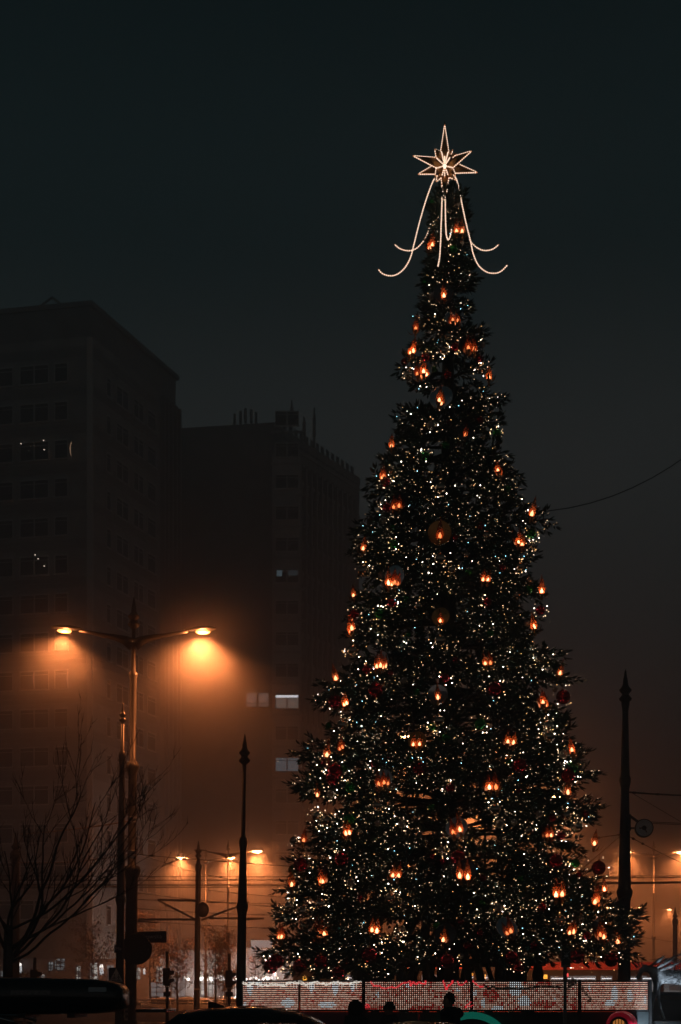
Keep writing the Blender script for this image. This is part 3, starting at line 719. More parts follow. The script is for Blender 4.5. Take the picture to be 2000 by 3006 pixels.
# baubles
def ball_mesh(m):
    return MB().ball((0,0,0), 0.5, 24, 14).mesh('bauble', m)
M_red = mat('bauble_red', (0.45,0.02,0.035), 0.0, 0.9)
M_green = mat('bauble_green', (0.02,0.30,0.05), 0.0, 0.9)
M_clear = mat('bauble_champagne', (0.62,0.52,0.40), 0.0, 0.97)
M_matt = mat('bauble_matt_pearl', (0.42,0.38,0.34), 0.5, 0.1)
BM = {'red': ball_mesh(M_red), 'green': ball_mesh(M_green), 'champagne': ball_mesh(M_clear), 'pearl': ball_mesh(M_matt)}
cap_me = MB().lathe([(0.10,0.47),(0.10,0.55),(0.03,0.56),(0.03,0.60),(0.012,0.62),(0.012,0.95)], 8).mesh('hanger', M_gold)
BAUB = [(795,2838,44,'red'),(812,2822,44,'red'),(880,2836,40,'red'),(943,2824,42,'red'),(995,2856,38,'red'),(1086,2805,46,'red'),(1313,2822,44,'red'),(1502,2812,40,'red'),(1695,2808,44,'red'),(1795,2818,42,'red'),(1525,2838,30,'red'),
 (882,2539,42,'red'),(1003,2523,42,'red'),(1345,2517,43,'red'),(1632,2528,42,'red'),(1758,2548,42,'red'),(1668,2277,42,'red'),(1654,2046,42,'red'),(1103,2026,44,'red'),(984,2262,44,'red'),(976,2286,40,'red'),(1453,2024,42,'red'),(1527,2248,42,'red'),(1233,2258,42,'red'),(983,2060,40,'red'),(1150,1770,26,'red'),(1041,1803,27,'red'),(1587,1792,27,'red'),(1432,1767,24,'red'),(1187,1062,20,'red'),(1132,1415,26,'red'),(1137,1490,26,'red'),(955,2238,28,'red'),(1720,2390,22,'red'),(1410,1055,20,'red'),
 (1292,1882,36,'champagne'),(1289,2117,36,'champagne'),(1037,1911,36,'champagne'),(1007,2130,36,'champagne'),(1608,2131,36,'champagne'),(1611,2163,36,'champagne'),(1694,2427,36,'champagne'),(1293,1641,36,'champagne'),(1068,1676,34,'champagne'),(1327,1674,28,'champagne'),(1292,1433,34,'champagne'),(934,2395,36,'champagne'),(961,2410,34,'champagne'),(1110,2366,36,'champagne'),(853,2662,36,'champagne'),(892,2677,36,'champagne'),(943,2655,36,'champagne'),(1146,2637,36,'champagne'),(1645,2702,36,'champagne'),(1750,2706,36,'champagne'),(1555,1703,22,'champagne'),(1587,1934,28,'champagne'),(1453,2377,38,'champagne'),(1663,2395,32,'champagne'),(1320,621,18,'champagne'),(1357,715,16,'champagne'),(1412,1085,24,'champagne'),(1200,1100,24,'champagne'),(1527,1664,26,'champagne'),(1552,2440,30,'champagne'),(1365,2458,22,'champagne'),(862,2468,24,'champagne'),(1118,2750,24,'champagne'),(890,2720,22,'champagne'),
 (1267,595,18,'green'),(1333,730,24,'green'),(1560,1567,28,'green'),(1681,2254,34,'green'),(1410,2125,34,'green'),(1026,2406,34,'green'),(1027,2312,30,'green'),(1157,1598,24,'green'),(1459,1272,24,'green'),(1115,1803,28,'green'),(1247,830,16,'green'),(1270,2132,24,'green'),(1012,2257,20,'green'),(1205,2235,22,'green'),(965,2130,20,'green'),(1495,2240,20,'green'),
 (971,2332,24,'pearl'),(1584,2390,22,'pearl'),(1510,2414,20,'pearl'),(1655,2215,26,'pearl'),(1346,603,18,'pearl'),(1418,1012,16,'pearl'),(1269,870,20,'pearl'),(1120,1690,18,'pearl'),(1548,1830,20,'pearl'),(1180,2420,24,'pearl'),(1567,1893,16,'pearl'),(1464,2665,24,'pearl'),(1353,2808,18,'pearl'),(1150,2308,24,'pearl')]
rn = random.Random(21)
for i in range(120):
    py = 700+ (2780-700)*math.sqrt(rn.random())
    r_ = TR(P(0,py,TD).z)*PPM
    px = 1316+r_*rn.uniform(-0.93,0.93)
    if any(abs(px-c[0]) < 30 and abs(py-c[1]) < 34 for c in CAND) or any(abs(px-c[0]) < 24 and abs(py-c[1]) < 24 for c in BAUB): continue
    c = rn.choices(('champagne','green','red','pearl'), (9,7,7,3))[0]
    BAUB.append((px, py, rn.uniform(15,27), c))
LB = Labels()
for px, py, dia, c in BAUB:
    p, a = on_tree(px, py, 1.0 if dia > 30 else 0.97)
    o = link('bauble', BM[c], None, p); D = dia/(F/p.y); o.scale = (D,D,D)
    o.rotation_euler = (rn.uniform(-.1,.1), rn.uniform(-.1,.1), 0)
    link('hanger', cap_me, o)
    size = 'large ' if dia > 31 else 'small ' if dia < 21 else ''
    LB.add(o, ('%s%s bauble' % (size, {'red':'red glossy','green':'green glossy','champagne':'champagne glass','pearl':'pale matt'}[c]), strip(px, py)), py)
LB.write('bauble', 'baubles on the tree')
# extra bulbs added round every larger bauble to put glints in it
for px, py, dia, c in BAUB:
    if dia < 24: continue
    p, a = on_tree(px, py, 1.0 if dia > 30 else 0.97); D = dia/(F/p.y)
    for q_ in range(9):
        th = rb.uniform(-PI,PI); e_ = rb.uniform(0.62,0.95)*D
        q = p+Vector((math.cos(th)*e_, -rb.uniform(0.02,0.30)*D, math.sin(th)*e_))
        mb.ico(q, rb.uniform(0.009,0.014)*S); idx += [rb.choice((0,0,4,3,1))]*20
fl = mb.build('fairy_lights', [M_b1,M_b2,M_b3,M_b4,M_b5], label='thousands of tiny white fairy lights all over the Christmas tree', cat='fairy lights', kind='stuff')
fl.data.polygons.foreach_set('material_index', idx)
print('bulbs', nb)



# ---- star with light ropes
SD = TD
star = thing('star_topper', 'glowing many-pointed star with hanging light ropes on the tree top', 'star', P(1306,485,SD))
SC = Vector(star.location)
M_rope = glow('rope_light', (1.0,0.42,0.20), 0.9, 'AUTO')
M_bead = glow('rope_light_bead', (1.0,0.74,0.56), 2.0)
M_foil = mat('star_amber_foil', (0.30,0.16,0.05), 0.3, 0.6, noise=0.4, nscale=6)
def sp(px, py, dy=0.0):
    dy *= S; q = P(px, py, SD+dy) - SC
    return Vector((q.x, dy, q.z))
def ropes(parent, name, pts, beads=True, rad=0.009, step=0.062*S):
    m = MB(); m.tube(pts, rad, 5); o = m.build(name, M_rope, parent)
    if beads:
        b = MB(); acc = 0.0
        for a_, b_ in zip(pts, pts[1:]):
            L = (b_-a_).length; s = step-acc
            while s < L:
                b.ico(a_+(b_-a_)*(s/L), 0.0165); s += step
            acc = (acc+L) % step
        b.build('light_beads', M_bead, o, kind='stuff')
    return o
def spike(tip, w1, w2, ridge, root):
    """one hollow spike: two foil faces with a raised ridge, rope light along the edges"""
    m = MB()
    m.add([tip, w1, root, w2, ridge, ridge*-1.0 if False else Vector((ridge.x, -ridge.y+2*root.y, ridge.z))], [(0,1,4),(0,4,3),(1,2,4),(2,3,4),(0,5,1),(0,3,5),(1,5,2),(2,5,3)])
    s_ = m.build('star_spike', M_foil, star)
    for a_, b_ in ((tip,w1),(tip,w2)): ropes(s_, 'rope_light', [a_, a_+(b_-a_)*0.5, b_])
    return s_
c = sp(1306,485)
big = [((1306,366),(1294,446),(1318,446)), ((1213,457),(1281,462),(1282,493)), ((1385,443),(1322,461),(1330,492)), ((1228,511),(1268,487),(1279,511)), ((1402,506),(1347,481),(1338,508)), ((1306,600),(1295,520),(1318,520))]
for k, (t_, a_, b_) in enumerate(big):
    dy = -0.15 if k in (0,1,2,5) else 0.25
    T_ = sp(*t_, dy*0.5); A_ = sp(*a_, dy*0.7); B_ = sp(*b_, dy*0.7)
    mid = (T_*0.35+(A_+B_)*0.325); mid.y = dy*0.6-0.10
    spike(T_, A_, B_, mid, sp(1306,485,dy*0.3))
for t_, a_, b_ in (((1277,437),(1281,462),(1297,446)), ((1330,439),(1316,446),(1322,461)), ((1278,516),(1281,493),(1298,515)), ((1338,514),(1330,492),(1316,514)), ((1281,533),(1284,515),(1297,520)), ((1339,528),(1328,512),(1318,520)), ((1341,452),(1330,462),(1322,455))):
    T_ = sp(*t_, -0.2); A_ = sp(*a_, -0.15); B_ = sp(*b_, -0.15)
    mid = (T_*0.4+(A_+B_)*0.3); mid.y = -0.24
    spike(T_, A_, B_, mid, sp(1306,485,-0.15))
for q in ((1281,462),(1297,446),(1316,446),(1322,461),(1330,492),(1316,514),(1298,515),(1282,493),(1306,458),(1306,520)):
    ropes(star, 'rope_light', [sp(1306,486,-0.42), sp((1306+q[0])/2,(486+q[1])/2,-0.34), sp(*q,-0.2)])
MB().ball(sp(1306,486,-0.42), 0.04, 10, 6).build('centre_boss', M_bead, star)
MB().tube([sp(1306,370), sp(1306,355)], [0.03,0.012], 6).build('tip_rod', M_foil, star)
MB().tube([sp(1306,485,0.1), sp(1306,600,0.1)], 0.07, 8).build('mount', M_frameb, star)
def spline(pts, n=8):
    out_ = []
    for i in range(len(pts)-1):
        p0 = pts[max(0,i-1)]; p1 = pts[i]; p2 = pts[i+1]; p3 = pts[min(len(pts)-1,i+2)]
        for k in range(n):
            t = k/n
            out_.append(0.5*((2*p1)+(p2-p0)*t+(2*p0-5*p1+4*p2-p3)*t*t+(3*p1-p0-3*p2+p3)*t**3))
    return out_+[pts[-1]]
tails = [
 [(1277,522,-.2),(1266,545,-.3),(1247,600,-.5),(1230,660,-.7),(1215,720,-.9),(1205,757,-1.0),(1187,788,-1.1),(1164,806,-1.2),(1142,809,-1.25),(1122,802,-1.3),(1111,790,-1.3)],
 [(1336,516,-.2),(1345,540,-.3),(1357,600,-.5),(1370,660,-.7),(1382,708,-.85),(1390,745,-1.0),(1405,778,-1.1),(1427,797,-1.2),(1449,802,-1.25),(1470,797,-1.3),(1490,778,-1.3)],
 [(1293,548,.2),(1285,575,.3),(1272,625,.5),(1262,665,.7),(1250,697,.85),(1231,722,1.0),(1212,734,1.1),(1192,735,1.2),(1172,728,1.25),(1159,717,1.3)],
 [(1319,545,.2),(1331,575,.3),(1345,613,.5),(1358,655,.7),(1370,690,.85),(1383,710,.95),(1400,726,1.05),(1422,735,1.15),(1447,731,1.25),(1465,717,1.3)],
 [(1298,540,-.3),(1298,590,-.45),(1296,650,-.7),(1294,710,-.95),(1291,755,-1.15),(1286,782,-1.3)],
 [(1308,560,-.3),(1308,610,-.5),(1309,660,-.75),(1311,690,-.9),(1316,703,-1.0),(1321,697,-1.1),(1325,682,-1.2),(1326,672,-1.25)]]
for tl_ in tails:
    ropes(star, 'light_tail', spline([sp(*q) for q in tl_], 6))
# ================================================================== FOREGROUND
def text_mesh(body, size, m, name='lettering', align='CENTER'):
    cu = bpy.data.curves.new(name, 'FONT'); cu.body = body; cu.size = size; cu.align_x = align; cu.align_y = 'CENTER'; cu.extrude = size*0.02
    ob = bpy.data.objects.new(name, cu); col.objects.link(ob)
    dg = bpy.context.evaluated_depsgraph_get(); dg.update()
    me = bpy.data.meshes.new_from_object(ob.evaluated_get(dg)); me.name = name
    bpy.data.objects.remove(ob); bpy.data.curves.remove(cu)
    me.materials.clear(); me.materials.append(m)
    return me
def text(body, size, m, parent, loc, name='lettering', align='CENTER', rx=PI/2, rz=0):
    o = link(name, text_mesh(body, size, m, name, align), parent, loc); o.rotation_euler = (rx,0,rz); return o
# ---------------- light fence round the foot of the tree
FD = 27.0
FP = F/FD
fence = thing('light_fence', 'dark fence of glowing dot-matrix panels at the foot of the tree', 'fence', PG(1308,FD))
FX = fence.location.x
def fx(px): return P(px,0,FD).x-FX
def fz(py): return P(0,py,FD).z
M_fpanel = mat('led_panel_backing', (0.022,0.008,0.007), 0.5)  # reddish tone stands for light spilling from the dots onto the backing
M_ffr = mat('fence_black', (0.012,0.013,0.014), 0.5, noise=0.3, nscale=6)
M_board = mat('hoarding_board', (0.02,0.03,0.033), 0.55, noise=0.35, nscale=2.5)
M_boardm = mat('hoarding_board_magenta', (0.16,0.012,0.05), 0.45, noise=0.35, nscale=2.0)  # magenta light on the left boards, put into their colour
M_lw = glow('led_warm', (1.0,0.62,0.48), 0.95); M_lo = glow('led_orange', (1.0,0.40,0.28), 0.62); M_lb = glow('led_white', (0.90,0.96,1.0), 1.05); M_lr = glow('led_red', (1.0,0.10,0.08), 0.5)
rl = random.Random(9)
BL = [(735,2900,26,60),(760,2890,30,20),(845,2945,60,36),(915,2890,20,70),(985,2900,26,60),(1035,2880,22,90),(960,2950,80,24),(717,2950,16,30),(1110,2920,16,20),(1200,2893,24,22),(1345,2905,18,18),(1395,2915,18,22),(1420,2945,20,40),(1515,2900,60,70),(1540,2940,60,40),(1460,2960,60,16),(1630,2935,14,20),(1805,2920,30,70),(1792,2945,44,30),(1850,2925,24,50),(1895,2935,10,40),(1732,2900,8,40)]
RD = [(1440,2925,40,40),(1590,2950,70,16),(1250,2960,80,12),(1100,2960,50,14),(1690,2950,20,30),(1600,2890,40,14)]
def led_kind(px, py):
    for x, y, w_, h_ in BL:
        if ((px-x)/(w_*0.34))**2+((py-y)/(h_*0.36))**2 < 1.0: return 2 if rl.random() < 0.92 else 0
    for x, y, w_, h_ in RD:
        if ((px-x)/(w_*0.6))**2+((py-y)/(h_*0.6))**2 < 1.0: return rl.choice((1,3,3,1))
    return rl.choices((0,1,3),(6,3.2,0.5))[0]
for x0, x1, st, sz in ((712,879,3.0,0.92),(881,1065,3.0,0.92),(1072,1386,5.95,1.25),(1389,1700,5.95,1.25),(1706,1905,2.6,0.82)):
    pn = MB().box(fx(x0), fx(x1), 0.03, 0.09, fz(2966), fz(2881)).build('led_panel', M_fpanel, fence)
    m = MB(); idx = []
    for r_ in range(14):
        py = 2885.0+r_*5.95
        x = x0+3.0
        while x < x1-2:
            k = led_kind(x, py); h_ = sz/FP
            hx = h_*(1.25 if st < 4 else 1.0)
            cx_, cz_ = fx(x), fz(py)
            m.add([(cx_-hx,0.012,cz_-h_),(cx_+hx,0.012,cz_-h_),(cx_+hx,0.012,cz_+h_),(cx_-hx,0.012,cz_+h_),(cx_,0.0,cz_)], [(0,1,4),(1,2,4),(2,3,4),(3,0,4)]); idx += [k]*4
            x += st
    o = m.build('led_dots', [M_lw,M_lo,M_lb,M_lr], pn, kind='stuff'); o.data.polygons.foreach_set('material_index', idx)
    fr = MB(); fr.box(fx(x0)-0.015, fx(x1)+0.015, -0.005, 0.10, fz(2881), fz(2878.5)); fr.box(fx(x0)-0.015, fx(x1)+0.015, -0.005, 0.10, fz(2969.5), fz(2966)); fr.build('panel_rail', M_ffr, pn)
for x in (708,1068.5,1703,1910):
    MB().box(fx(x)-0.022, fx(x)+0.022, -0.03, 0.12, 0, fz(2877)).build('post', M_ffr, fence)
for x0, x1, m_ in ((712,880,M_boardm),(881,1066,M_boardm),(1072,1230,M_board),(1231,1386,M_board),(1389,1545,M_board),(1546,1700,M_board),(1706,1805,M_board),(1806,1905,M_board)):
    MB().box(fx(x0), fx(x1), 0.0, 0.06, 0.05, fz(2971)).build('board', m_, fence)
# garlands hung over the panels
def garland(label, pts, m, strands=3, amp=0.02, rad=0.004, d=FD-0.12):
    g = MB(); rg = random.Random(len(label)*7+int(pts[0][0]))
    base = spline([P(x,y,d) for x, y in pts], 6)
    for q in range(strands):
        g.tube([p+Vector((rg.uniform(-amp,amp),rg.uniform(-0.01,0.03),rg.uniform(-amp,amp))) for p in base], rad, 4)
    g.build('garland', m, label=label, cat='garland', group='garlands hung on the light fence')
M_gr = glow('red_garland_glow', (1.0,0.055,0.075), 0.62); M_gw = glow('white_icicle_string', (1.0,0.92,0.80), 0.8)  # red tinsel garlands: the light on them is put in as glow
M_gt = mat('pale_tinsel', (0.55,0.5,0.42), 0.4, 0.3, noise=0.3, nscale=30)
garland('red glowing garland sagging at the left of the dotted panels', [(1090,2882),(1096,2893),(1112,2896),(1130,2902),(1150,2898),(1165,2900),(1180,2889),(1200,2884)], M_gr, 4)
garland('red glowing garland bundle beside the sagging one', [(1204,2880),(1206,2896),(1214,2884),(1222,2890),(1232,2884),(1248,2890),(1250,2880)], M_gr, 5)
garland('red glowing garland hanging straight down above the tall person', [(1302,2880),(1308,2900),(1312,2905),(1316,2894),(1326,2888),(1330,2880)], M_gr, 6)
garland('short red garland right of the hanging bundle', [(1342,2882),(1350,2892),(1360,2890),(1370,2880)], M_gr, 3)
garland('red garland running down to the right from the panel joint', [(1389,2880),(1398,2889),(1410,2896),(1420,2897)], M_gr, 4)
garland('small red loop low on the panel beside the tall person', [(1384,2940),(1370,2952),(1368,2957),(1380,2956),(1392,2950)], M_gr, 2)
garland('small red loop at the lower left corner of the dotted panel', [(1074,2948),(1082,2951),(1085,2956),(1078,2957),(1073,2955)], M_gr, 2)
garland('pale tinsel garland sagging across the right dotted panel', [(1422,2893),(1435,2902),(1450,2898),(1470,2904),(1490,2901),(1530,2902),(1575,2899),(1600,2896),(1650,2900)], M_gt, 6, 0.025, 0.008)
garland('white icicle string along the top of the left striped panels', [(712,2884),(730,2893),(745,2886),(775,2893),(800,2890),(830,2895),(850,2886),(880,2884),(905,2892),(930,2884),(960,2890),(985,2884),(1020,2888),(1060,2881)], M_gw, 3, 0.03, 0.005)
garland('pale straw bunch tied to the fence by the signpost', [(1666,2880),(1676,2884),(1688,2878),(1690,2888),(1676,2892),(1668,2900)], M_gt, 7, 0.03, 0.006)
garland('pale straw bunch on the left end of the right striped panel', [(1708,2898),(1716,2912),(1726,2922),(1735,2934),(1728,2940)], M_gt, 6, 0.03, 0.004)
icic = MB()
rg = random.Random(4)
for i in range(46):
    x = 716+i*7.4+rg.uniform(-3,3); y0 = 2883; L_ = rg.uniform(4,22)
    icic.tube([P(x,y0,FD-0.1), P(x+rg.uniform(-2,2),y0+L_,FD-0.1)], 0.004, 4)
icic.build('icicle_lights', M_gw, label='thin icicle light drops hanging over the left striped panels', cat='icicle lights', kind='stuff')
# round green-rimmed sign and red drum in front of the boards
gs = thing('round_sign', 'round cream sign with green rim and small fir emblem below the fence', 'sign', P(1385,3094,FD-0.25))
M_teal = mat('teal_rim_glow', (0.01,0.24,0.17), 0.35, emit=(0.02,0.5,0.34), estr=0.16, sampling='NONE')  # teal rim with a faint glow added to its colour
M_cream = mat('cream_face_glow', (0.5,0.42,0.28), 0.5, emit=(0.8,0.55,0.30), estr=0.28, sampling='NONE')  # cream face with a faint warm glow added
MB().lathe([(0.66,-0.06),(0.79,-0.05),(0.79,0.05),(0.66,0.06)], 48, axis=(0,-1,0)).build('rim', M_teal, gs)
MB().lathe([(0.60,0.0),(0.66,0.0),(0.66,0.075),(0.60,0.08)], 48, axis=(0,-1,0)).build('inner_ring', M_ffr, gs)
MB().lathe([(0.595,0.0),(0.60,0.0),(0.60,0.07),(0.59,0.071)], 48, axis=(0,-1,0)).build('face', M_cream, gs)
fe = MB(); zt = 0.56
for k, (w_, zb) in enumerate(((0.035,0.53),(0.055,0.50),(0.075,0.465))):
    fe.prism([(0,zb+0.045),(-w_,zb),(w_,zb)], -0.09, -0.073)
fe.build('fir_emblem', mat('emblem_green', (0.05,0.11,0.02), 0.5), gs)
MB().box(-0.04,0.04,0.0,0.05,-gs.location.z,-0.7).build('stand', M_ffr, gs)
rd = thing('red_drum_lantern', 'red drum-shaped lantern with amber face below the right panel', 'lantern', P(1818,3012,FD-0.5), -0.35)
M_redp = mat('red_paint_glow', (0.55,0.01,0.04), 0.25, noise=0.15, nscale=4, emit=(0.8,0.02,0.05), estr=0.10, sampling='NONE')  # red drum paint with a faint glow added
M_amberf = mat('amber_glass_face', (0.6,0.25,0.06), 0.3, emit=(1.0,0.36,0.08), estr=0.4, sampling='AUTO')
MB().lathe([(0.27,-0.5),(0.275,-0.45),(0.275,-0.40),(0.262,-0.38),(0.262,-0.30),(0.275,-0.28),(0.275,-0.2),(0.262,-0.18),(0.262,-0.1),(0.25,-0.05),(0.2,0.0)], 28, axis=(0,-1,0)).build('drum', M_redp, rd)
MB().lathe([(0.155,-0.02),(0.175,-0.01),(0.175,0.03),(0.155,0.035)], 28, axis=(0,-1,0)).build('ring', M_ffr, rd)
MB().lathe([(0.15,-0.01),(0.152,0.0),(0.14,0.03),(0.10,0.045),(0.01,0.05)], 28, axis=(0,-1,0)).build('face', M_amberf, rd)
for k in range(-2,3): MB().box(k*0.055-0.006,k*0.055+0.006,-0.062,-0.05,-math.sqrt(0.0196-(k*0.055)**2),math.sqrt(0.0196-(k*0.055)**2)).build('bar', mat('drum_bar', (0.10,0.04,0.02), 0.5), rd)
MB().box(-0.05,0.05,0.05,0.45,-rd.location.z,-0.26).build('stand', M_ffr, rd)

# ---------------- people
def skin_body(name, joints, edges, mats, subs=2, mat_fn=None):
    me = bpy.data.meshes.new(name); me.from_pydata([j[:3] for j in joints], edges, [])
    ob = bpy.data.objects.new(name, me); col.objects.link(ob)
    sk = ob.modifiers.new('skin', 'SKIN'); sk.use_smooth_shade = True
    sv_ = me.skin_vertices[0].data
    for i, j in enumerate(joints): sv_[i].radius = (j[3], j[4] if len(j) > 4 else j[3]); sv_[i].use_root = (i == 0)
    sb = ob.modifiers.new('sub', 'SUBSURF'); sb.levels = subs; sb.render_levels = subs
    dg = bpy.context.evaluated_depsgraph_get(); dg.update()
    m2 = bpy.data.meshes.new_from_object(ob.evaluated_get(dg)); m2.name = name
    bpy.data.objects.remove(ob)
    m2.materials.clear()
    for q in mats: m2.materials.append(q)
    if mat_fn: m2.polygons.foreach_set('material_index', [mat_fn(p.center) for p in m2.polygons])
    m2.polygons.foreach_set('use_smooth', [True]*len(m2.polygons))
    return m2
M_coat = mat('dark_coat_cloth', (0.022,0.024,0.027), 0.9, noise=0.4, nscale=14, bump=0.5)
M_coat2 = mat('grey_coat_cloth', (0.045,0.047,0.05), 0.9, noise=0.4, nscale=14, bump=0.5)
M_skin = mat('skin', (0.42,0.24,0.17), 0.55, noise=0.12, nscale=10)
M_hair = mat('dark_hair', (0.012,0.010,0.009), 0.7, noise=0.5, nscale=40, bump=0.6)
M_jean = mat('dark_trousers', (0.018,0.02,0.028), 0.9, noise=0.3, nscale=10)
def person(label, loc, H, rz, coat=M_coat, hat=None, hood=False, phone=False, fur=False, head_down=0.0, long_hair=False):
    t = thing('person', label, 'person', loc, rz, 'people walking in front of the fence')
    k = H/1.75
    hd = head_down
    J = [(0,0,0.94,0.155,0.115),(0,0,1.12,0.15,0.115),(0,0,1.32,0.18,0.125),(0,0,1.45,0.09,0.085),(0,-0.01-hd*0.3,1.53,0.056,0.06),(0,-0.02-hd,1.60,0.066,0.082),(0,-0.015-hd,1.69,0.074,0.096),(0,0.0-hd,1.755,0.045,0.06),
         (0.20,0,1.41,0.10),(0.24,0.02,1.14,0.058),(0.22,-0.12,0.92,0.045),(0.205,-0.18,0.86,0.035),
         (-0.20,0,1.41,0.10),(-0.24,0.02,1.14,0.058),(-0.22,-0.10,0.92,0.045),(-0.205,-0.16,0.86,0.035),
         (0.10,0.0,0.84,0.098),(0.11,-0.09,0.48,0.066),(0.11,-0.02,0.10,0.048),(0.11,-0.15,0.045,0.042),
         (-0.10,0.0,0.84,0.098),(-0.11,0.07,0.48,0.066),(-0.11,0.18,0.12,0.048),(-0.11,0.06,0.045,0.042),
         (0,-0.115-hd,1.645,0.014,0.016)]
    if phone:
        J[10] = (0.16,-0.27,1.17,0.042); J[11] = (0.08,-0.34,1.22,0.034)
    J = [tuple(c*k for c in j) for j in J]
    E_ = [(0,1),(1,2),(2,3),(3,4),(4,5),(5,6),(6,7),(2,8),(8,9),(9,10),(10,11),(2,12),(12,13),(13,14),(14,15),(0,16),(16,17),(17,18),(18,19),(0,20),(20,21),(21,22),(22,23),(5,24)]
    def mf(c):
        if c.z > 1.49*k: return 1
        if c.z < 0.80*k and abs(c.x) < 0.17*k: return 2
        if (c.z < 0.90*k and abs(c.x) > 0.17*k): return 1
        return 0
    me = skin_body('body', J, E_, [coat, M_skin, M_jean], 2, mf)
    b = link('body', me, t)
    hc = Vector((0,-0.01-hd,1.665))*k
    if hat:
        m = MB(); m.ball(hc+Vector((0,0.012,0.03))*k, 0.116*k, 18, 10, 0.84, 1.02, 1.12)
        m.v = [(x,y,z) for x,y,z in m.v]
        m.v = [(x, y, max(z, hc.z+0.0+ (0.0 if y > hc.y else 0.035*k))) for x,y,z in m.v]
        m.lathe([(0.108*k,0),(0.115*k,0.01*k),(0.115*k,0.05*k),(0.108*k,0.06*k)], 18, hc+Vector((0,0.008,-0.005))*k)
        m.build('knitted_hat', hat, t)
        if long_hair: MB().ball(hc+Vector((0,0.07,-0.10))*k, 0.10*k, 12, 8, 0.95, 0.6, 1.3).build('hair', M_hair, t)
    elif hood:
        m = MB(); m.ball(hc+Vector((0,0.035,0.0))*k, 0.165*k, 18, 10, 0.92, 1.0, 1.05)
        m.v = [v if v[1] > hc.y-0.075*k else (v[0], hc.y-0.06*k, v[2]) for v in m.v]
        m.build('hood', coat, t)
        if fur:
            fr = MB(); rf = random.Random(8)
            for i in range(90):
                a = rf.uniform(-0.6,PI+0.6); p0 = hc+Vector((math.cos(a)*0.15,-0.06,math.sin(a)*0.165))*k
                fr.tube([p0, p0+Vector((math.cos(a)*0.04+rf.uniform(-.02,.02),rf.uniform(-0.05,0.01),math.sin(a)*0.04+rf.uniform(-.02,.02)))*k], [0.008*k,0.002*k], 3)
            fr.build('fur_trim', M_coat2, t)
    else:
        m = MB(); m.ball(hc+Vector((0,0.022,0.032))*k, 0.112*k, 18, 10, 0.86, 1.02, 1.05)
        m.v = [v if (v[1] > hc.y-0.03*k or v[2] > hc.z+0.06*k) else (v[0]*0.8, hc.y-0.03*k, max(v[2],hc.z+0.05*k)) for v in m.v]
        rf = random.Random(2)
        m.v = [(x+rf.uniform(-.005,.005), y+rf.uniform(-.005,.005), z+rf.uniform(-.006,.01)) for x,y,z in m.v]
        m.build('hair', M_hair, t)
        for sg in (-1,1):
            MB().ball(hc+Vector((sg*0.083,0.005,-0.03))*k, 0.03*k, 8, 6, 0.4, 0.8, 1.1).build('ear', M_skin, t)
    for sg in (-1,1): MB().ball(hc+Vector((sg*0.030,-0.078,-0.012))*k, 0.012*k, 8, 6).build('eye', M_black, t)
    MB().ball(hc+Vector((0,-0.075,-0.075))*k, 0.02*k, 8, 6, 1.3, 0.5, 0.4).build('mouth', mat('lips', (0.3,0.1,0.09), 0.5), t)
    # coat: flared skirt over the hips, collar
    MB().lathe([(0.20*k,0.66*k),(0.21*k,0.70*k),(0.175*k,1.0*k),(0.17*k,1.15*k),(0.15*k,1.17*k)], 16).build('coat_skirt', coat, t)
    MB().lathe([(0.16*k,1.40*k),(0.15*k,1.45*k),(0.115*k,1.52*k),(0.108*k,1.56*k),(0.08*k,1.565*k)], 14, (0,0.02*k,0)).build('collar', coat, t)
    MB().lathe([(0.13*k,1.34*k),(0.205*k,1.40*k),(0.215*k,1.45*k),(0.17*k,1.52*k),(0.125*k,1.56*k),(0.10*k,1.555*k)], 16, (0,0.035*k,0)).build('scarf', coat, t)
    for hand, sg in ((11,1),(15,-1)):
        p0 = Vector(J[hand][:3]); h = MB()
        dv = Vector((0,-0.25,-1)).normalized() if not (phone and sg == 1) else Vector((-0.3,-0.75,0.25)).normalized()
        sd = dv.cross(Vector((0,1,0.2))).normalized()
        for f_ in range(4):
            o_ = sd*(f_-1.5)*0.019*k; Lf = (0.07,0.082,0.078,0.06)[f_]*k
            h.tube([p0+dv*0.02*k+o_, p0+dv*(0.05*k)+o_, p0+dv*(0.05*k+Lf*0.55)+o_+Vector((0,-0.012,0))*k, p0+dv*(0.05*k+Lf*0.85)+o_+Vector((0,-0.032,0))*k], [0.011*k,0.0095*k,0.0085*k,0.007*k], 5)
        h.tube([p0+sd*0.03*k, p0+sd*0.045*k+dv*0.04*k, p0+sd*0.035*k+dv*0.075*k], [0.012*k,0.010*k,0.007*k], 5)
        h.build('fingers', M_skin, t)
    return t
PD = 23.0
person('person in a dark hooded coat seen from behind at the left panels', PG(1046,PD+0.3), 1.47, 2.6, M_coat, hood=True)
person('person in a dark knitted hat and hooded jacket looking down left', PG(1147,PD-0.1), 1.46, -0.9, M_coat2, hat=M_coat, head_down=0.03, phone=True)
person('tallest person, bareheaded with short dark hair, walking left', PG(1322,PD), 1.60, -1.15, M_coat, head_down=0.03, phone=True)

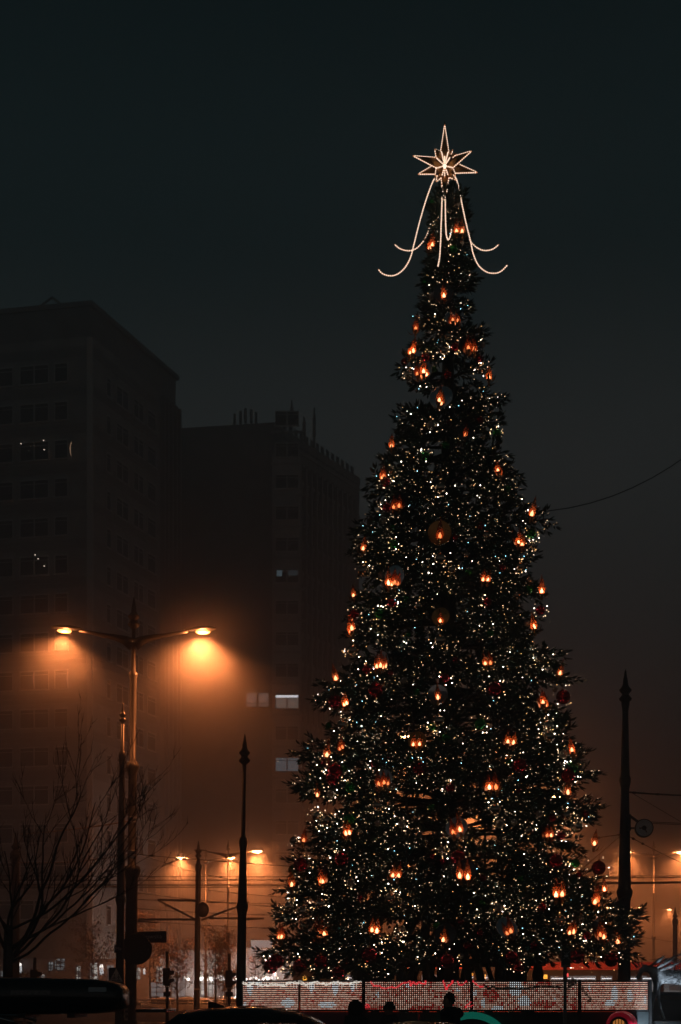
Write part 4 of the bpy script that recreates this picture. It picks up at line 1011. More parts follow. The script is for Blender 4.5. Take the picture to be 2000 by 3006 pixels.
# ---------------- cars
M_glassc = mat('car_glass', (0.01,0.012,0.013), 0.04, 0.0, spec=0.6)
M_tyre = mat('tyre_rubber', (0.015,0.015,0.015), 0.8)
M_rim = mat('alloy_rim', (0.35,0.35,0.36), 0.3, 0.9)
M_tail = mat('tail_light_red', (0.35,0.01,0.01), 0.2)
M_headl = mat('head_light_glass', (0.5,0.5,0.48), 0.1)
M_chrome = mat('chrome', (0.5,0.5,0.5), 0.12, 1.0)
def car(label, loc, rz, paint, L=4.4, W=1.8, H=1.46, kind='estate', group=None, extra=True):
    """car along local x (front at +x)"""
    t = thing('car', label, 'car', loc, rz, group)
    hl = L/2
    if kind == 'estate': roof = [(-0.98,0.62),(-0.94,0.90),(-0.80,0.985),(-0.55,1.0),(-0.2,1.0),(0.06,0.965),(0.22,0.86),(0.46,0.655)]
    elif kind == 'hatch': roof = [(-0.97,0.64),(-0.90,0.74),(-0.72,0.95),(-0.5,0.995),(-0.2,1.0),(0.04,0.965),(0.20,0.86),(0.44,0.66)]
    else: roof = [(-0.96,0.63),(-0.74,0.68),(-0.45,0.95),(-0.2,1.0),(0.0,0.985),(0.14,0.90),(0.26,0.80),(0.44,0.66)]
    belt = 0.645
    st = [(-1.0,0.40,0.92)]+[(x, max(z, belt), 1.0) for x, z in roof]+[(0.7,0.615,0.98),(0.88,0.56,0.92),(0.97,0.48,0.82),(1.0,0.40,0.74)]
    rows = []
    for x, zr, wf in st:
        X = x*hl; hw = W/2*wf; Z = zr*H; zb = min(belt*H, Z-0.02*H)
        gh = max(0.0, (zr-belt)/(1-belt))
        wr = hw*(1-0.26*gh)
        rows.append([(X, hw*0.93, 0.20*H),(X, hw, 0.34*H),(X, hw*0.985, min(0.52*H,zb-0.01)),(X, hw*0.965, zb),(X, wr*0.97, zb+(Z-zb)*0.86),(X, wr*0.86, zb+(Z-zb)*0.965),(X, wr*0.45, Z),(X, 0, Z+0.012*H*gh)])
    m = MB(); vs = []; fs = []; n = 8
    for r_ in rows:
        vs += r_; 
    o_ = len(vs)
    for r_ in rows: vs += [(x,-y,z) for x,y,z in r_]
    for i in range(len(rows)-1):
        for j in range(n-1):
            a = i*n+j
            fs.append((a, a+1, a+n+1, a+n)); fs.append((o_+a, o_+a+n, o_+a+n+1, o_+a+1))
    e = len(rows)-1
    fs += [tuple(range(n))+tuple(o_+j for j in range(n-1,-1,-1)), tuple(e*n+j for j in range(n-1,-1,-1))+tuple(o_+e*n+j for j in range(n))]
    m.add(vs, fs, True); body = m.build('body', paint, t)
    # side glass between the pillars, following the greenhouse
    def prof(x):
        for (x0,_,_),(x1,_,_) in zip(st, st[1:]):
            if x0 <= x <= x1:
                i = [q[0] for q in st].index(x0); u = (x-x0)/(x1-x0)
                return [tuple(Vector(a).lerp(Vector(b), u)) for a, b in zip(rows[i], rows[i+1])]
        return rows[-1]
    for sg in (1,-1):
        for xa, xb in ((-0.80,-0.52),(-0.49,-0.12),(-0.09,0.24)):
            if kind != 'estate' and xa < -0.6: xa = -0.66
            g = MB(); vv = []; ff = []
            for i in range(4):
                x = xa+(xb-xa)*i/3; p = prof(x)
                b_, u_ = Vector(p[3]), Vector(p[4])
                lo = b_.lerp(u_, 0.10); hi = b_.lerp(u_, 0.93)
                vv += [(lo.x, sg*(lo.y+0.006), lo.z), (hi.x, sg*(hi.y+0.006), hi.z)]
            for i in range(3): ff.append((2*i,2*i+1,2*i+3,2*i+2))
            g.add(vv, ff); g.build('side_window', M_glassc, t)
        MB().ball((0.30*hl, sg*(W/2+0.06), belt*H+0.03), 0.10, 10, 6, 0.7, 0.9, 0.65).build('mirror', paint, t)
        MB().ball((0.955*hl, sg*W*0.33, 0.47*H), 0.13, 10, 6, 0.8, 1.1, 0.5).build('headlight', M_headl, t)
        MB().box(-0.995*hl, -0.90*hl, sg*W*0.40-0.07, sg*W*0.40+0.07, 0.50*H, 0.66*H).build('taillight', M_tail, t)
        for xw in (-0.62,0.64):
            wh = MB().lathe([(0.20,-0.10),(0.315,-0.10),(0.33,-0.07),(0.33,0.07),(0.315,0.10),(0.20,0.10)], 22, (xw*hl, sg*(W/2-0.08), 0.325), (0,1,0)).build('wheel', M_tyre, t)
            MB().lathe([(0.05,-0.112),(0.20,-0.106),(0.20,0.106),(0.05,0.112)], 18, (xw*hl, sg*(W/2-0.08), 0.325), (0,1,0)).build('rim', M_rim, wh)
        if kind == 'estate': MB().tube([(-0.78*hl, sg*W*0.345, H*0.985),(-0.70*hl, sg*W*0.345, H*1.018),(-0.02*hl, sg*W*0.345, H*1.012),(0.06*hl, sg*W*0.345, H*0.972)], 0.018, 6).build('roof_rail', M_chrome, t)
    g = MB(); p0 = prof(0.075); p1 = prof(0.44)
    g.quad((p0[5][0]+0.01,-p0[5][1]*0.95,p0[6][2]-0.035),(p1[5][0],-p1[3][1]*0.86,p1[6][2]+0.012),(p1[5][0],p1[3][1]*0.86,p1[6][2]+0.012),(p0[5][0]+0.01,p0[5][1]*0.95,p0[6][2]-0.035)); g.build('windscreen', M_glassc, t)
    MB().box(-0.985*hl-0.03, -0.80*hl, -W*0.33, W*0.33, H*0.955, H*0.985).build('spoiler', paint, t)
    f = MB(); f.prism([(-0.55*hl,H*0.995),(-0.40*hl,H*0.995),(-0.52*hl,H*1.055),(-0.55*hl,H*1.055)], -0.02, 0.02); f.build('antenna_fin', M_black, t)
    return t
M_carD = mat('car_paint_black', (0.010,0.013,0.015), 0.28, noise=0.2, nscale=3, coat=0.6)
M_carB = mat('car_paint_navy', (0.012,0.02,0.03), 0.28, noise=0.2, nscale=3, coat=0.6)
M_carW = mat('car_paint_white', (0.62,0.60,0.56), 0.3, coat=0.5)
M_carS = mat('car_paint_silver', (0.40,0.39,0.37), 0.3, 0.4, coat=0.5)
CD = 20.5
car('black estate car passing in the foreground, roof glinting orange', PG(852,CD,0), 0.0, M_carD, 4.3, 1.78, P(0,2955,CD).z*0.99, 'hatch')
car('dark car low at the bottom edge below the tallest person', PG(1330,15.5,0), 0.0, M_carD, 4.3, 1.78, 1.315, 'sedan')
RB = 15.5
c3 = car('navy car in the left foreground carrying a black roof box', PG(40,RB,0), 0.03, M_carB, 4.5, 1.8, 1.36, 'estate')
rbx = thing('roof_box', 'long black roof box on the car in the left foreground', 'roof box', PG(60,RB,1.40), 0.03)
secs = [(-1.25,0.30,0.10,0.30),(-1.15,0.40,0.04,0.38),(-0.5,0.42,0.0,0.41),(0.3,0.42,0.0,0.40),(0.85,0.41,0.01,0.385),(1.04,0.39,0.03,0.355),(1.12,0.36,0.06,0.32),(1.15,0.30,0.09,0.28)]
m = MB(); vs = []; fs = []; nn_ = 16
for x, hw, zl_, zh in secs:
    zc_ = (zl_+zh)/2; hh = (zh-zl_)/2
    for j in range(nn_):
        a = 2*PI*j/nn_; ca, sa = math.cos(a), math.sin(a)
        vs.append((x, hw*math.copysign(abs(ca)**0.32, ca), zc_+hh*math.copysign(abs(sa)**0.32, sa)))
for i in range(len(secs)-1):
    for j in range(nn_):
        q = (j+1) % nn_; fs.append((i*nn_+j, i*nn_+q, (i+1)*nn_+q, (i+1)*nn_+j))
fs += [tuple(range(nn_-1,-1,-1)), tuple((len(secs)-1)*nn_+j for j in range(nn_))]
m.add(vs, fs, True); m.build('box_shell', M_carD, rbx)
MB().box(-0.02,0.40,-0.428,-0.421,0.215,0.262).build('sticker', mat('pale_sticker', (0.34,0.30,0.29), 0.6, noise=0.3, nscale=30), rbx)
MB().box(0.80,0.99,-0.418,-0.38,0.245,0.295).build('end_highlight', mat('blue_highlight', (0.30,0.38,0.42), 0.2, 0.5), rbx)  # bluish highlight near the box end, set on as a pale strip
for x in (-0.6,0.10,0.62): MB().box(x-0.04,x+0.04,-0.46,0.46,-0.03,0.02).build('cross_bar', M_black, rbx)
MB().tube([(-1.1,-0.425,0.19),(0.7,-0.425,0.185),(1.0,-0.38,0.18)], 0.008, 4).build('seam', M_black, rbx)

# ---------------- assembly-point sign
AD = 26.0
ap = thing('assembly_point_sign', 'dark green assembly point sign on a grey post before the fence', 'sign', PG(1661,AD))
def ax(px): return P(px,0,AD).x-ap.location.x
def az(py): return P(0,py,AD).z
M_signg = mat('sign_green', (0.01,0.07,0.055), 0.5); M_signw = mat('sign_pale', (0.40,0.46,0.46), 0.5); M_postg = mat('post_grey', (0.20,0.21,0.21), 0.5, 0.2, noise=0.25, nscale=12)
MB().box(ax(1654.5),ax(1664.5),-0.02,0.03,0,az(2838)).build('post', M_postg, ap)
MB().box(ax(1647),ax(1674),-0.05,-0.03,az(2841),az(2789)).build('sign_frame', M_postg, ap)
MB().box(ax(1650),ax(1672.6),-0.056,-0.051,az(2833),az(2791.5)).build('sign_face', M_signg, ap)
for cx_, cy_, sx_, sy_ in ((1654.5,2796,1,1),(1669,2796,-1,1),(1654.5,2814.5,1,-1),(1669,2814.5,-1,-1)):
    m = MB(); u = 2.6
    m.prism([(ax(cx_+sx_*u),az(cy_+sy_*u)),(ax(cx_+sx_*u),az(cy_-sy_*0.8)),(ax(cx_-sx_*0.8),az(cy_+sy_*u))], -0.060, -0.057)
    m.bar(Vector((ax(cx_-sx_*2.4),-0.0585,az(cy_-sy_*2.4))), Vector((ax(cx_+sx_*1.5),-0.0585,az(cy_+sy_*1.5))), 0.012, 0.003, up=(0,1,0)); m.build('arrow', M_signw, ap)
for hx, hy in ((1658,2800.5),(1661.8,2798.5),(1665.2,2800.5),(1661.6,2803)):
    MB().lathe([(0.006,0),(0.0095,0.001),(0.0095,0.003),(0.006,0.004)], 10, (ax(hx),-0.057,az(hy)), (0,-1,0)).build('figure_head', M_signw, ap)
MB().prism([(ax(1655.3),az(2804)),(ax(1668),az(2804)),(ax(1668),az(2809.5)),(ax(1665),az(2809.5)),(ax(1663.5),az(2811.3)),(ax(1659.5),az(2811.3)),(ax(1658.2),az(2809.5)),(ax(1655.3),az(2809.5))][::-1], -0.060, -0.057).build('figure_group', M_signw, ap)
for y in (2818.5,2824,2829): MB().box(ax(1651.5),ax(1670),-0.0575,-0.0565,az(y+0.5),az(y)).build('text_line', mat('sign_line', (0.03,0.11,0.10), 0.5), ap)

# ---------------- reindeer sculpture on a plinth
DD = 27.4
plz = P(0,2998,DD).z
pl = thing('plinth', 'dark box plinth under the reindeer sculpture at the right edge', 'plinth', PG(1995,DD+0.1))
MB().box(-0.75,1.2,-0.35,0.35,0,plz-0.05).build('block', M_board, pl); MB().box(-0.80,1.25,-0.4,0.4,plz-0.05,plz).build('slab', M_ffr, pl)
M_deer = mat('weathered_white_plaster', (0.42,0.44,0.46), 0.55, noise=0.8, nscale=7, bump=0.8)
rdx = thing('reindeer_sculpture', 'weathered white reindeer sculpture bristling with twigs at right edge', 'sculpture', PG(1995,DD,plz))
def dp(px, py, y=0.0):
    q = P(px,py,DD); return (q.x-rdx.location.x, y, q.z-plz)
J = [dp(1990,2872)+(0.15,0.15), dp(1955,2868)+(0.145,0.14), dp(1930,2862)+(0.125,0.12), dp(1912,2846)+(0.075,0.085), dp(1893,2842)+(0.062,0.07), dp(1879,2852)+(0.058,0.06), dp(1872,2876)+(0.036,0.04),
     dp(2060,2868)+(0.16,0.16), dp(2080,2880)+(0.12,0.13),
     dp(1925,2892,-0.09)+(0.062,), dp(1917,2933,-0.10)+(0.032,), dp(1913,2960,-0.09)+(0.022,), dp(1908,2992,-0.11)+(0.03,),
     dp(1934,2905,0.09)+(0.058,), dp(1938,2938,0.10)+(0.032,), dp(1945,2965,0.09)+(0.023,), dp(1955,2995,0.10)+(0.03,),
     dp(2080,2905,-0.09)+(0.075,), dp(2092,2938,-0.10)+(0.035,), dp(2084,2995,-0.10)+(0.028,),
     dp(2078,2905,0.09)+(0.075,), dp(2098,2938,0.10)+(0.035,), dp(2094,2995,0.10)+(0.028,), dp(2098,2852)+(0.03,)]
E_ = [(0,1),(1,2),(2,3),(3,4),(4,5),(5,6),(0,7),(7,8),(2,9),(9,10),(10,11),(11,12),(2,13),(13,14),(14,15),(15,16),(8,17),(17,18),(18,19),(8,20),(20,21),(21,22),(8,23)]
link('body', skin_body('body', J, E_, [M_deer], 2), rdx)
rt = random.Random(12)
for a_, b_ in (((1879,2838),(1864,2816)),((1886,2836),(1884,2820))): MB().tube([dp(*a_,-0.03), dp((a_[0]+b_[0])/2-2,(a_[1]+b_[1])/2,-0.04), dp(*b_,-0.05)], [0.014,0.011,0.003], 6).build('antler', M_deer, rdx)
for sg in (-1,1): MB().ball(dp(1893,2836,sg*0.07), 0.045, 8, 6, 0.9, 0.4, 0.7).build('ear', M_deer, rdx)
m = MB()
for i in range(330):
    x = rt.uniform(1935,2070); y0 = rt.uniform(2812,2895); yy = rt.uniform(-0.24,0.2)
    p0 = Vector(dp(x,y0,yy)); dv = Vector((rt.uniform(-1,1),rt.uniform(-0.3,0.3),rt.uniform(-0.6,0.8))).normalized()*rt.uniform(0.07,0.20)
    m.tube([p0, p0+dv*0.5+Vector((0,0,rt.uniform(-.02,.02))), p0+dv], [0.006,0.005,0.002], 3)
for i in range(70):
    t_ = rt.random(); p0 = Vector(dp(1905+t_*100, 2836-36*t_, rt.uniform(-0.1,0.1)))
    m.tube([p0, p0+Vector((rt.uniform(0.04,0.16),rt.uniform(-.05,.05),rt.uniform(0.0,0.07)))], [0.007,0.002], 3)
m.build('twig_bristles', mat('dark_twigs', (0.10,0.11,0.12), 0.6, noise=0.6, nscale=9), rdx, kind='stuff')
for a_, b_, c_ in (((1905,2838),(1930,2820),(1948,2806)),((1925,2842),(1950,2828),(1978,2812)),((1935,2850),(1965,2838),(1998,2822))):
    MB().tube([dp(*a_,-0.13), dp(*b_,-0.15), dp(*c_,-0.14)], [0.02,0.035,0.008], 7).build('mane_strip', mat('pale_plaster', (0.45,0.47,0.48), 0.5, noise=0.4, nscale=8), rdx)
for x, y in ((1908,2996),(1955,2999)): MB().ball(dp(x,y-3,-0.11 if x < 1930 else 0.10), 0.04, 8, 6, 1.2, 0.9, 0.8).build('hoof', M_ffr, rdx)

# ---------------- signs on and beside the near lamp post
SGD = 43.3
M_signback = mat('sign_back_grey', (0.055,0.06,0.06), 0.55, 0.3, noise=0.2, nscale=8)
M_blue = mat('sign_blue', (0.008,0.022,0.055), 0.45); M_redstrip = mat('sign_red_strip', (0.12,0.012,0.016), 0.5); M_white = mat('sign_white', (0.88,0.84,0.78), 0.5); M_whited = mat('sign_lettering', (0.85,0.83,0.80), 0.5)
c = P(401,2787,SGD-0.4)
rs = thing('round_road_sign', 'grey back of a round road sign fixed to the near lamp post', 'road sign', c)
r_ = 46/(F/c.y)
MB().lathe([(r_*0.97,-0.02),(r_,-0.012),(r_,0.02),(r_*0.985,0.022)], 40, axis=(0,-1,0)).build('plate', M_signback, rs)
MB().lathe([(r_*0.955,-0.01),(r_,0.0),(r_,0.03),(r_*0.985,0.034),(r_*0.965,0.03)], 40, axis=(0,-1,0)).build('rim', M_signback, rs)
for dx_, dz_ in ((36,-1),(37,24),(33,31)):
    MB().ball((dx_/(F/c.y)*0.98,-0.04,dz_/(F/c.y)), 0.022, 8, 6).build('bolt', M_steel, rs)
MB().box(-0.6*r_,0.6*r_,0.03,0.06,-0.05,0.05).build('bracket', M_steel, rs)
c = P(341,2863,40.0); q = F/c.y
cs = thing('crossing_sign', 'blue square crossing sign with cyclist and walker in white triangle', 'road sign', c)
MB().box(-22/q,22/q,-0.01,0.02,-22/q,22/q).build('plate', M_blue, cs)
MB().prism([(-20/q,-19/q),(20/q,-19/q),(0.5/q,20/q)], -0.018,-0.012).build('triangle', M_white, cs)
pg = MB()
def px_(x, y): return Vector((x/q,-0.022,y/q))
for a_, b_ in (((4,-17),(7.5,-10)),((11,-17),(7.5,-10)),((7.5,-10),(7,-2)),((7,-4),(3.5,-8)),((7,-3),(11,-8)),((-12,-16),(14,-16.5))): pg.bar(px_(*a_), px_(*b_), 1.7/q, 0.004, up=(0,1,0))
pg.lathe([(0.5/q,0),(1.9/q,0.001),(1.9/q,0.004),(0.5/q,0.005)], 10, px_(7,1.2), (0,-1,0)); pg.build('walker_pictogram', M_black, cs)
bk = MB()
for x in (-9.5,-1.5): bk.tube([px_(x+3.2*math.cos(a),-11.5+3.2*math.sin(a)) for a in [i*PI/6 for i in range(13)]], 0.5/q, 4, False)
for a_, b_ in (((-9.5,-11.5),(-7,-7.5)),((-7,-7.5),(-3,-7)),((-3,-7),(-1.5,-11.5)),((-6.5,-5.5),(-5,-1)),((-5,-1),(-2.6,-4)),((-6,-5),(-5,-10))): bk.bar(px_(*a_), px_(*b_), 1.2/q, 0.004, up=(0,1,0))
bk.lathe([(0.4/q,0),(1.6/q,0.001),(1.6/q,0.004),(0.4/q,0.005)], 10, px_(-4.6,1.2), (0,-1,0)); bk.build('cyclist_pictogram', M_black, cs)
MB().tube([(20/q,0.05,22/q),(20/q,0.05,-c.z)], 0.03, 8).build('post', M_signback, cs)
c = P(428,2752,SGD+0.8); q = F/c.y
nm = thing('street_name_sign', 'dark blue street name sign with red strip behind the round sign', 'street sign', c)
nm.rotation_euler = (0,-0.02,0)
MB().box(-61/q,61/q,-0.01,0.02,-9/q,17/q).build('plate', M_blue, nm); MB().box(-61/q,61/q,-0.01,0.02,-16.5/q,-9/q).build('red_strip', M_redstrip, nm)
text('Piotrkowska', 18.5/q, M_whited, nm, (48/q,-0.016,1.5/q), align='RIGHT')
text('165-193', 6.2/q, mat('sign_small_lettering', (0.10,0.11,0.12), 0.5), nm, (55/q,-0.016,12.5/q), align='RIGHT', name='house_numbers')
MB().bar((-40/q,0.05,0),(-20/q,0.05,0),0.06).build('bracket', M_signback, nm)
c = P(345,2786,42.2); q = F/c.y
ms = thing('small_blue_sign', 'small dark blue sign with white lettering on the slim tram pole', 'sign', c)
MB().box(-9/q,14/q,-0.01,0.02,-12/q,13/q).build('plate', M_blue, ms); text('Mic', 13/q, M_whited, ms, (-6/q,-0.015,0), align='LEFT')
for k, (px, py, w_, h_) in enumerate(((377,2928,11,18),(378,2935,13,9),(370,2963,5,4),(370,2977,6,4),(370,2992,5,4))):
    c = P(px,py,SGD+0.12); q = F/c.y
    MB().box(-w_/q,w_/q,-0.01,0.0,-h_/q,h_/q).build('sticker', mat('pink_sticker' if k == 0 else 'white_sticker', (0.30,0.17,0.16) if k == 0 else (0.42,0.36,0.33), 0.6, noise=0.4, nscale=25), None, c, label=('faded pink sticker on the foot of the near lamp post','white notice stuck just below the pink sticker','topmost of three small white tags low on the lamp post','middle one of three small white tags on the lamp post','lowest of three small white tags on the lamp post')[k], cat='sticker', group='stickers on the lamp post')

# ---------------- clock on the right pole
c = P(1891,2432,35.7); q = F/c.y
ck = thing('street_clock', 'round street clock on a bracket beside the right tram pole', 'clock', c, -0.12)
MB().lathe([(24/q,-0.10),(27/q,-0.08),(27/q,0.08),(24.5/q,0.10)], 36, axis=(0,-1,0)).build('case', M_pole, ck)
MB().lathe([(24/q,0.0),(24/q,0.102),(23/q,0.104)], 36, axis=(0,-1,0)).build('face', mat('clock_face', (0.55,0.66,0.72), 0.35, noise=0.15, nscale=4), ck)
hd_ = MB(); hd_.bar((0,-0.115,0),(-15/q,-0.115,-1/q),0.03,0.006,up=(0,1,0)); hd_.bar((0,-0.115,2/q),(7/q,-0.115,-14/q),0.025,0.006,up=(0,1,0)); hd_.build('hands', M_black, ck)
MB().lathe([(0.02,0.10),(0.06,0.105),(0.05,0.118)], 12, axis=(0,-1,0)).build('hub', M_black, ck)
br = MB(); br.bar((-44/q,0,40/q),(-18/q,0,20/q),0.06); br.bar((-48/q,0,1/q),(-24/q,0,1/q),0.05); br.bar((-42/q,0,42/q),(-42/q,0,-6/q),0.07); br.bar((-50/q,0,40/q),(-42/q,0,40/q),0.07); br.build('bracket', M_pole, ck)

# ---------------- overhead wires
def wire(label, a, b, r_=0.012, m=M_wire, sag=0.0, clamps=()):
    a = P(*a); b = P(*b)
    pts = [a.lerp(b, i/12)-Vector((0,0,sag*4*(i/12)*(1-i/12))) for i in range(13)]
    o = MB().tube(pts, r_, 5).build('overhead_wire', m, label=label, cat='wire', group='overhead wires')
    for u in clamps:
        p = a.lerp(b, u)-Vector((0,0,sag*4*u*(1-u))); dv = (b-a).normalized()
        MB().tube([p-dv*0.10, p-dv*0.05, p+dv*0.05, p+dv*0.10], [0.01,0.032,0.032,0.01], 6).build('insulator', m, o)
wire('thin wire rising from behind the tree to the upper right edge', (1316,1478,33),(2080,1288,40),0.012,M_wire,0.9)
wire('bright bronze wire from the left pole up to the near lamp post', (60,2449,50),(378,2411,44),0.02,M_wireb,0.05,(0.35,0.62,0.75))
wire('bronze wire between left pole and near lamp post, second from top', (50,2531,50),(374,2509,44),0.016,M_wireb,0.12,(0.55,0.72))
wire('lowest bronze wire left of the slim tram pole', (40,2596,52),(345,2602,50),0.016,M_wireb,0.05,(0.35,0.98))
wire('dark wire from the near lamp post across to the tree', (396,2508,44),(1120,2556,50),0.011,M_wire,0.06,(0.06,0.18))
wire('thin dark wire slanting down from the near lamp post', (430,2515,45),(700,2585,60),0.007,M_wire,0.1)
for i, (ya, yb) in enumerate(((2571,2571),(2584,2575),(2596,2588),(2601,2590),(2607,2592))):
    wire('long tram wire crossing behind the tree, %s of five' % ('topmost','second','third','fourth','lowest')[i], (-60,ya,60),(2080,yb,60),0.016 if i % 2 == 0 else 0.022,M_wire,0.05,(0.33+0.02*i,0.86))
for i, (xa, ya, xb, yb) in enumerate(((390,2620,900,2668),(390,2640,1000,2652),(400,2668,1010,2690),(390,2702,1020,2732),(600,2612,1000,2642))):
    wire('thin far tram wire low left of the tree, %s' % ('sloping just below the bundle','level with the bracket tips','under the bracket arms','lowest of all','short one right of the pole')[i], (xa,ya,80),(xb,yb,84),0.017,M_wire,0.1,(0.3,0.6))
wire('thick black wire from the clock pole to the right edge', (1848,2326,36),(2080,2337,38),0.022,M_wire,0.02,(0.06,0.35))
wire('thin wire falling from the clock pole top to the right', (1852,2326,36),(2080,2460,38),0.007)
wire('upper of two wires running right from the clock', (1905,2413,36),(2080,2421,38),0.009)
wire('lower of two wires running right from the clock', (1905,2417,36),(2080,2425,38),0.009)
wire('wire sloping down right below the clock with insulators', (1843,2453,36),(2080,2566,44),0.010,M_wire,0.05,(0.06,0.16))
wire('bronze guy wire from the clock pole to the tree', (1824,2450,36),(1740,2462,33),0.011,M_wireb,0,(0.08,0.8))
wire('thin bronze guy wire slanting down from clock pole into the tree', (1820,2456,36),(1690,2568,33),0.007,M_wireb)
wire('thin wire low at the far right edge', (1840,2745,80),(2060,2778,80),0.010)

# ---------------- bare tree at the left edge
def bare_tree(label, base, seed):
    t = thing('bare_tree', label, 'tree', base)
    rt = random.Random(seed); m = MB(); tw = MB()
    def grow(mb, p, d, L, r0, depth, out_):
        n = max(3, int(L/0.22)); pts = [p]; rs = [r0]; q = p.copy(); dd = d.normalized()
        for i in range(n):
            dd = (dd+Vector((0.02,0,0))+Vector((rt.uniform(-1,1),rt.uniform(-1,1),rt.uniform(-0.6,1)))*0.17+Vector((0,0,0.022*depth))).normalized()
            q = q+dd*(L/n); pts.append(q.copy()); rs.append(r0*(1-0.72*(i+1)/n))
        mb.tube(pts, rs, 6 if r0 > 0.03 else 4)
        if depth >= 4 or r0 < 0.006: return
        kids_ = {0:0,1:6,2:4,3:3}[depth]
        for k in range(kids_):
            u = rt.uniform(0.22,0.97); i = min(n-1, int(u*n)); b = pts[i].lerp(pts[i+1], u*n-i)
            dn = (pts[i+1]-pts[i]).normalized()
            ax_ = Vector((rt.uniform(-1,1),rt.uniform(-1,1),rt.uniform(-0.3,1))).normalized()
            d2 = (dn*rt.uniform(0.8,1.2)+ax_*rt.uniform(0.45,0.85))
            if depth == 1: d2.z = d2.z*0.8+0.08
            grow(tw, b, d2, L*rt.uniform(0.26,0.50), max(0.006, rs[i]*0.62), depth+1, None)
        if r0 < 0.03:
            for k in range(int(L*3)):
                u = rt.random(); i = min(n-1, int(u*n)); tw.ico(pts[i].lerp(pts[i+1],u*n-i)+Vector((rt.uniform(-.01,.01),0,0.012)), 0.012)
    z0 = Vector((0,0,0))
    top = Vector((0.05,0,3.1))
    m.tube([z0, Vector((0,0,0.3)), Vector((0.03,0.0,1.6)), top], [0.20,0.13,0.11,0.09], 10)
    for a_, el, L, r0 in ((0.0,1.02,6.4,0.075),(0.1,0.78,6.0,0.062),(0.25,0.55,6.0,0.06),(-0.2,0.36,6.2,0.055),(-0.1,0.24,6.2,0.05),(0.05,0.48,6.4,0.05),(0.4,1.3,5.2,0.07),(2.6,0.9,4.2,0.07),(3.4,0.7,4.0,0.06),(1.5,0.9,3.6,0.06),(-1.6,0.8,3.4,0.06),(0.05,0.42,4.4,0.05),(-0.15,1.4,3.8,0.07)):
        d = Vector((math.cos(a_)*math.cos(el), math.sin(a_)*math.cos(el)*0.7, math.sin(el)))
        grow(tw, top-Vector((0,0,rt.uniform(0.0,1.0))), d, L*0.63, r0*0.58, 1, None)
    m.build('trunk', M_bark, t); tw.build('branches', M_bark, t)
    return t
bare_tree('bare leafless tree with dark spreading twigs at the left edge', PG(18,30), 6)
# ================================================================== BACKGROUND STREET
# ---------------- bracket arms on the short tram pole
TPD = 69.0
def tl(px, py):
    q = P(px, py, TPD); b = tp_small.location
    return Vector((q.x-b.x, -0.1, q.z))
for a_, b_, w_ in (((460,2643),(578,2645),0.09),((461,2645),(574,2702),0.09),((728,2648),(588,2702),0.09),((402,2702),(575,2700),0.10),((612,2696),(772,2695),0.09),((402,2707),(460,2711),0.06),((720,2700),(760,2697),0.05)):
    MB().bar(tl(*a_), tl(*b_), w_).build('bracket_arm', M_pole, tp_small)
MB().ball(tl(592,2672), 0.34, 10, 8, 0.9, 0.8, 1.1).build('siren', M_pole, tp_small)
MB().box(tl(577-9,0).x, tl(577+9,0).x, -0.22, -0.2, tl(0,2907).z, tl(0,2902).z).build('number_plate', M_white, tp_small)
# ---------------- trams
M_tramr = mat('tram_red_paint', (0.70,0.09,0.10), 0.5, noise=0.2, nscale=2.0)
M_tramd = mat('tram_dark_band', (0.018,0.02,0.022), 0.35)
M_trami = bpy.data.materials.new('tram_lit_interior'); M_trami.use_nodes = True
t = M_trami.node_tree; b = t.nodes['Principled BSDF']; b.inputs['Base Color'].default_value = (0.1,0.11,0.11,1); b.inputs['Roughness'].default_value = 0.15
tcn = t.nodes.new('ShaderNodeTexCoord'); nz = t.nodes.new('ShaderNodeTexVoronoi'); nz.inputs['Scale'].default_value = 2.2
rp = t.nodes.new('ShaderNodeValToRGB'); rp.color_ramp.elements[0].color = (0.02,0.025,0.027,1); rp.color_ramp.elements[1].color = (0.34,0.38,0.40,1); rp.color_ramp.elements[0].position = 0.15; rp.color_ramp.elements[1].position = 0.9
t.links.new(tcn.outputs['Object'], nz.inputs['Vector']); t.links.new(nz.outputs['Color'], rp.inputs[0]); t.links.new(rp.outputs[0], b.inputs['Emission Color']); b.inputs['Emission Strength'].default_value = 0.55
M_trami.cycles.emission_sampling = 'NONE'
M_striplight = glow('tram_strip_light', (0.85,0.95,1.0), 1.6)
M_ledor = glow('destination_led', (1.0,0.45,0.06), 2.2)
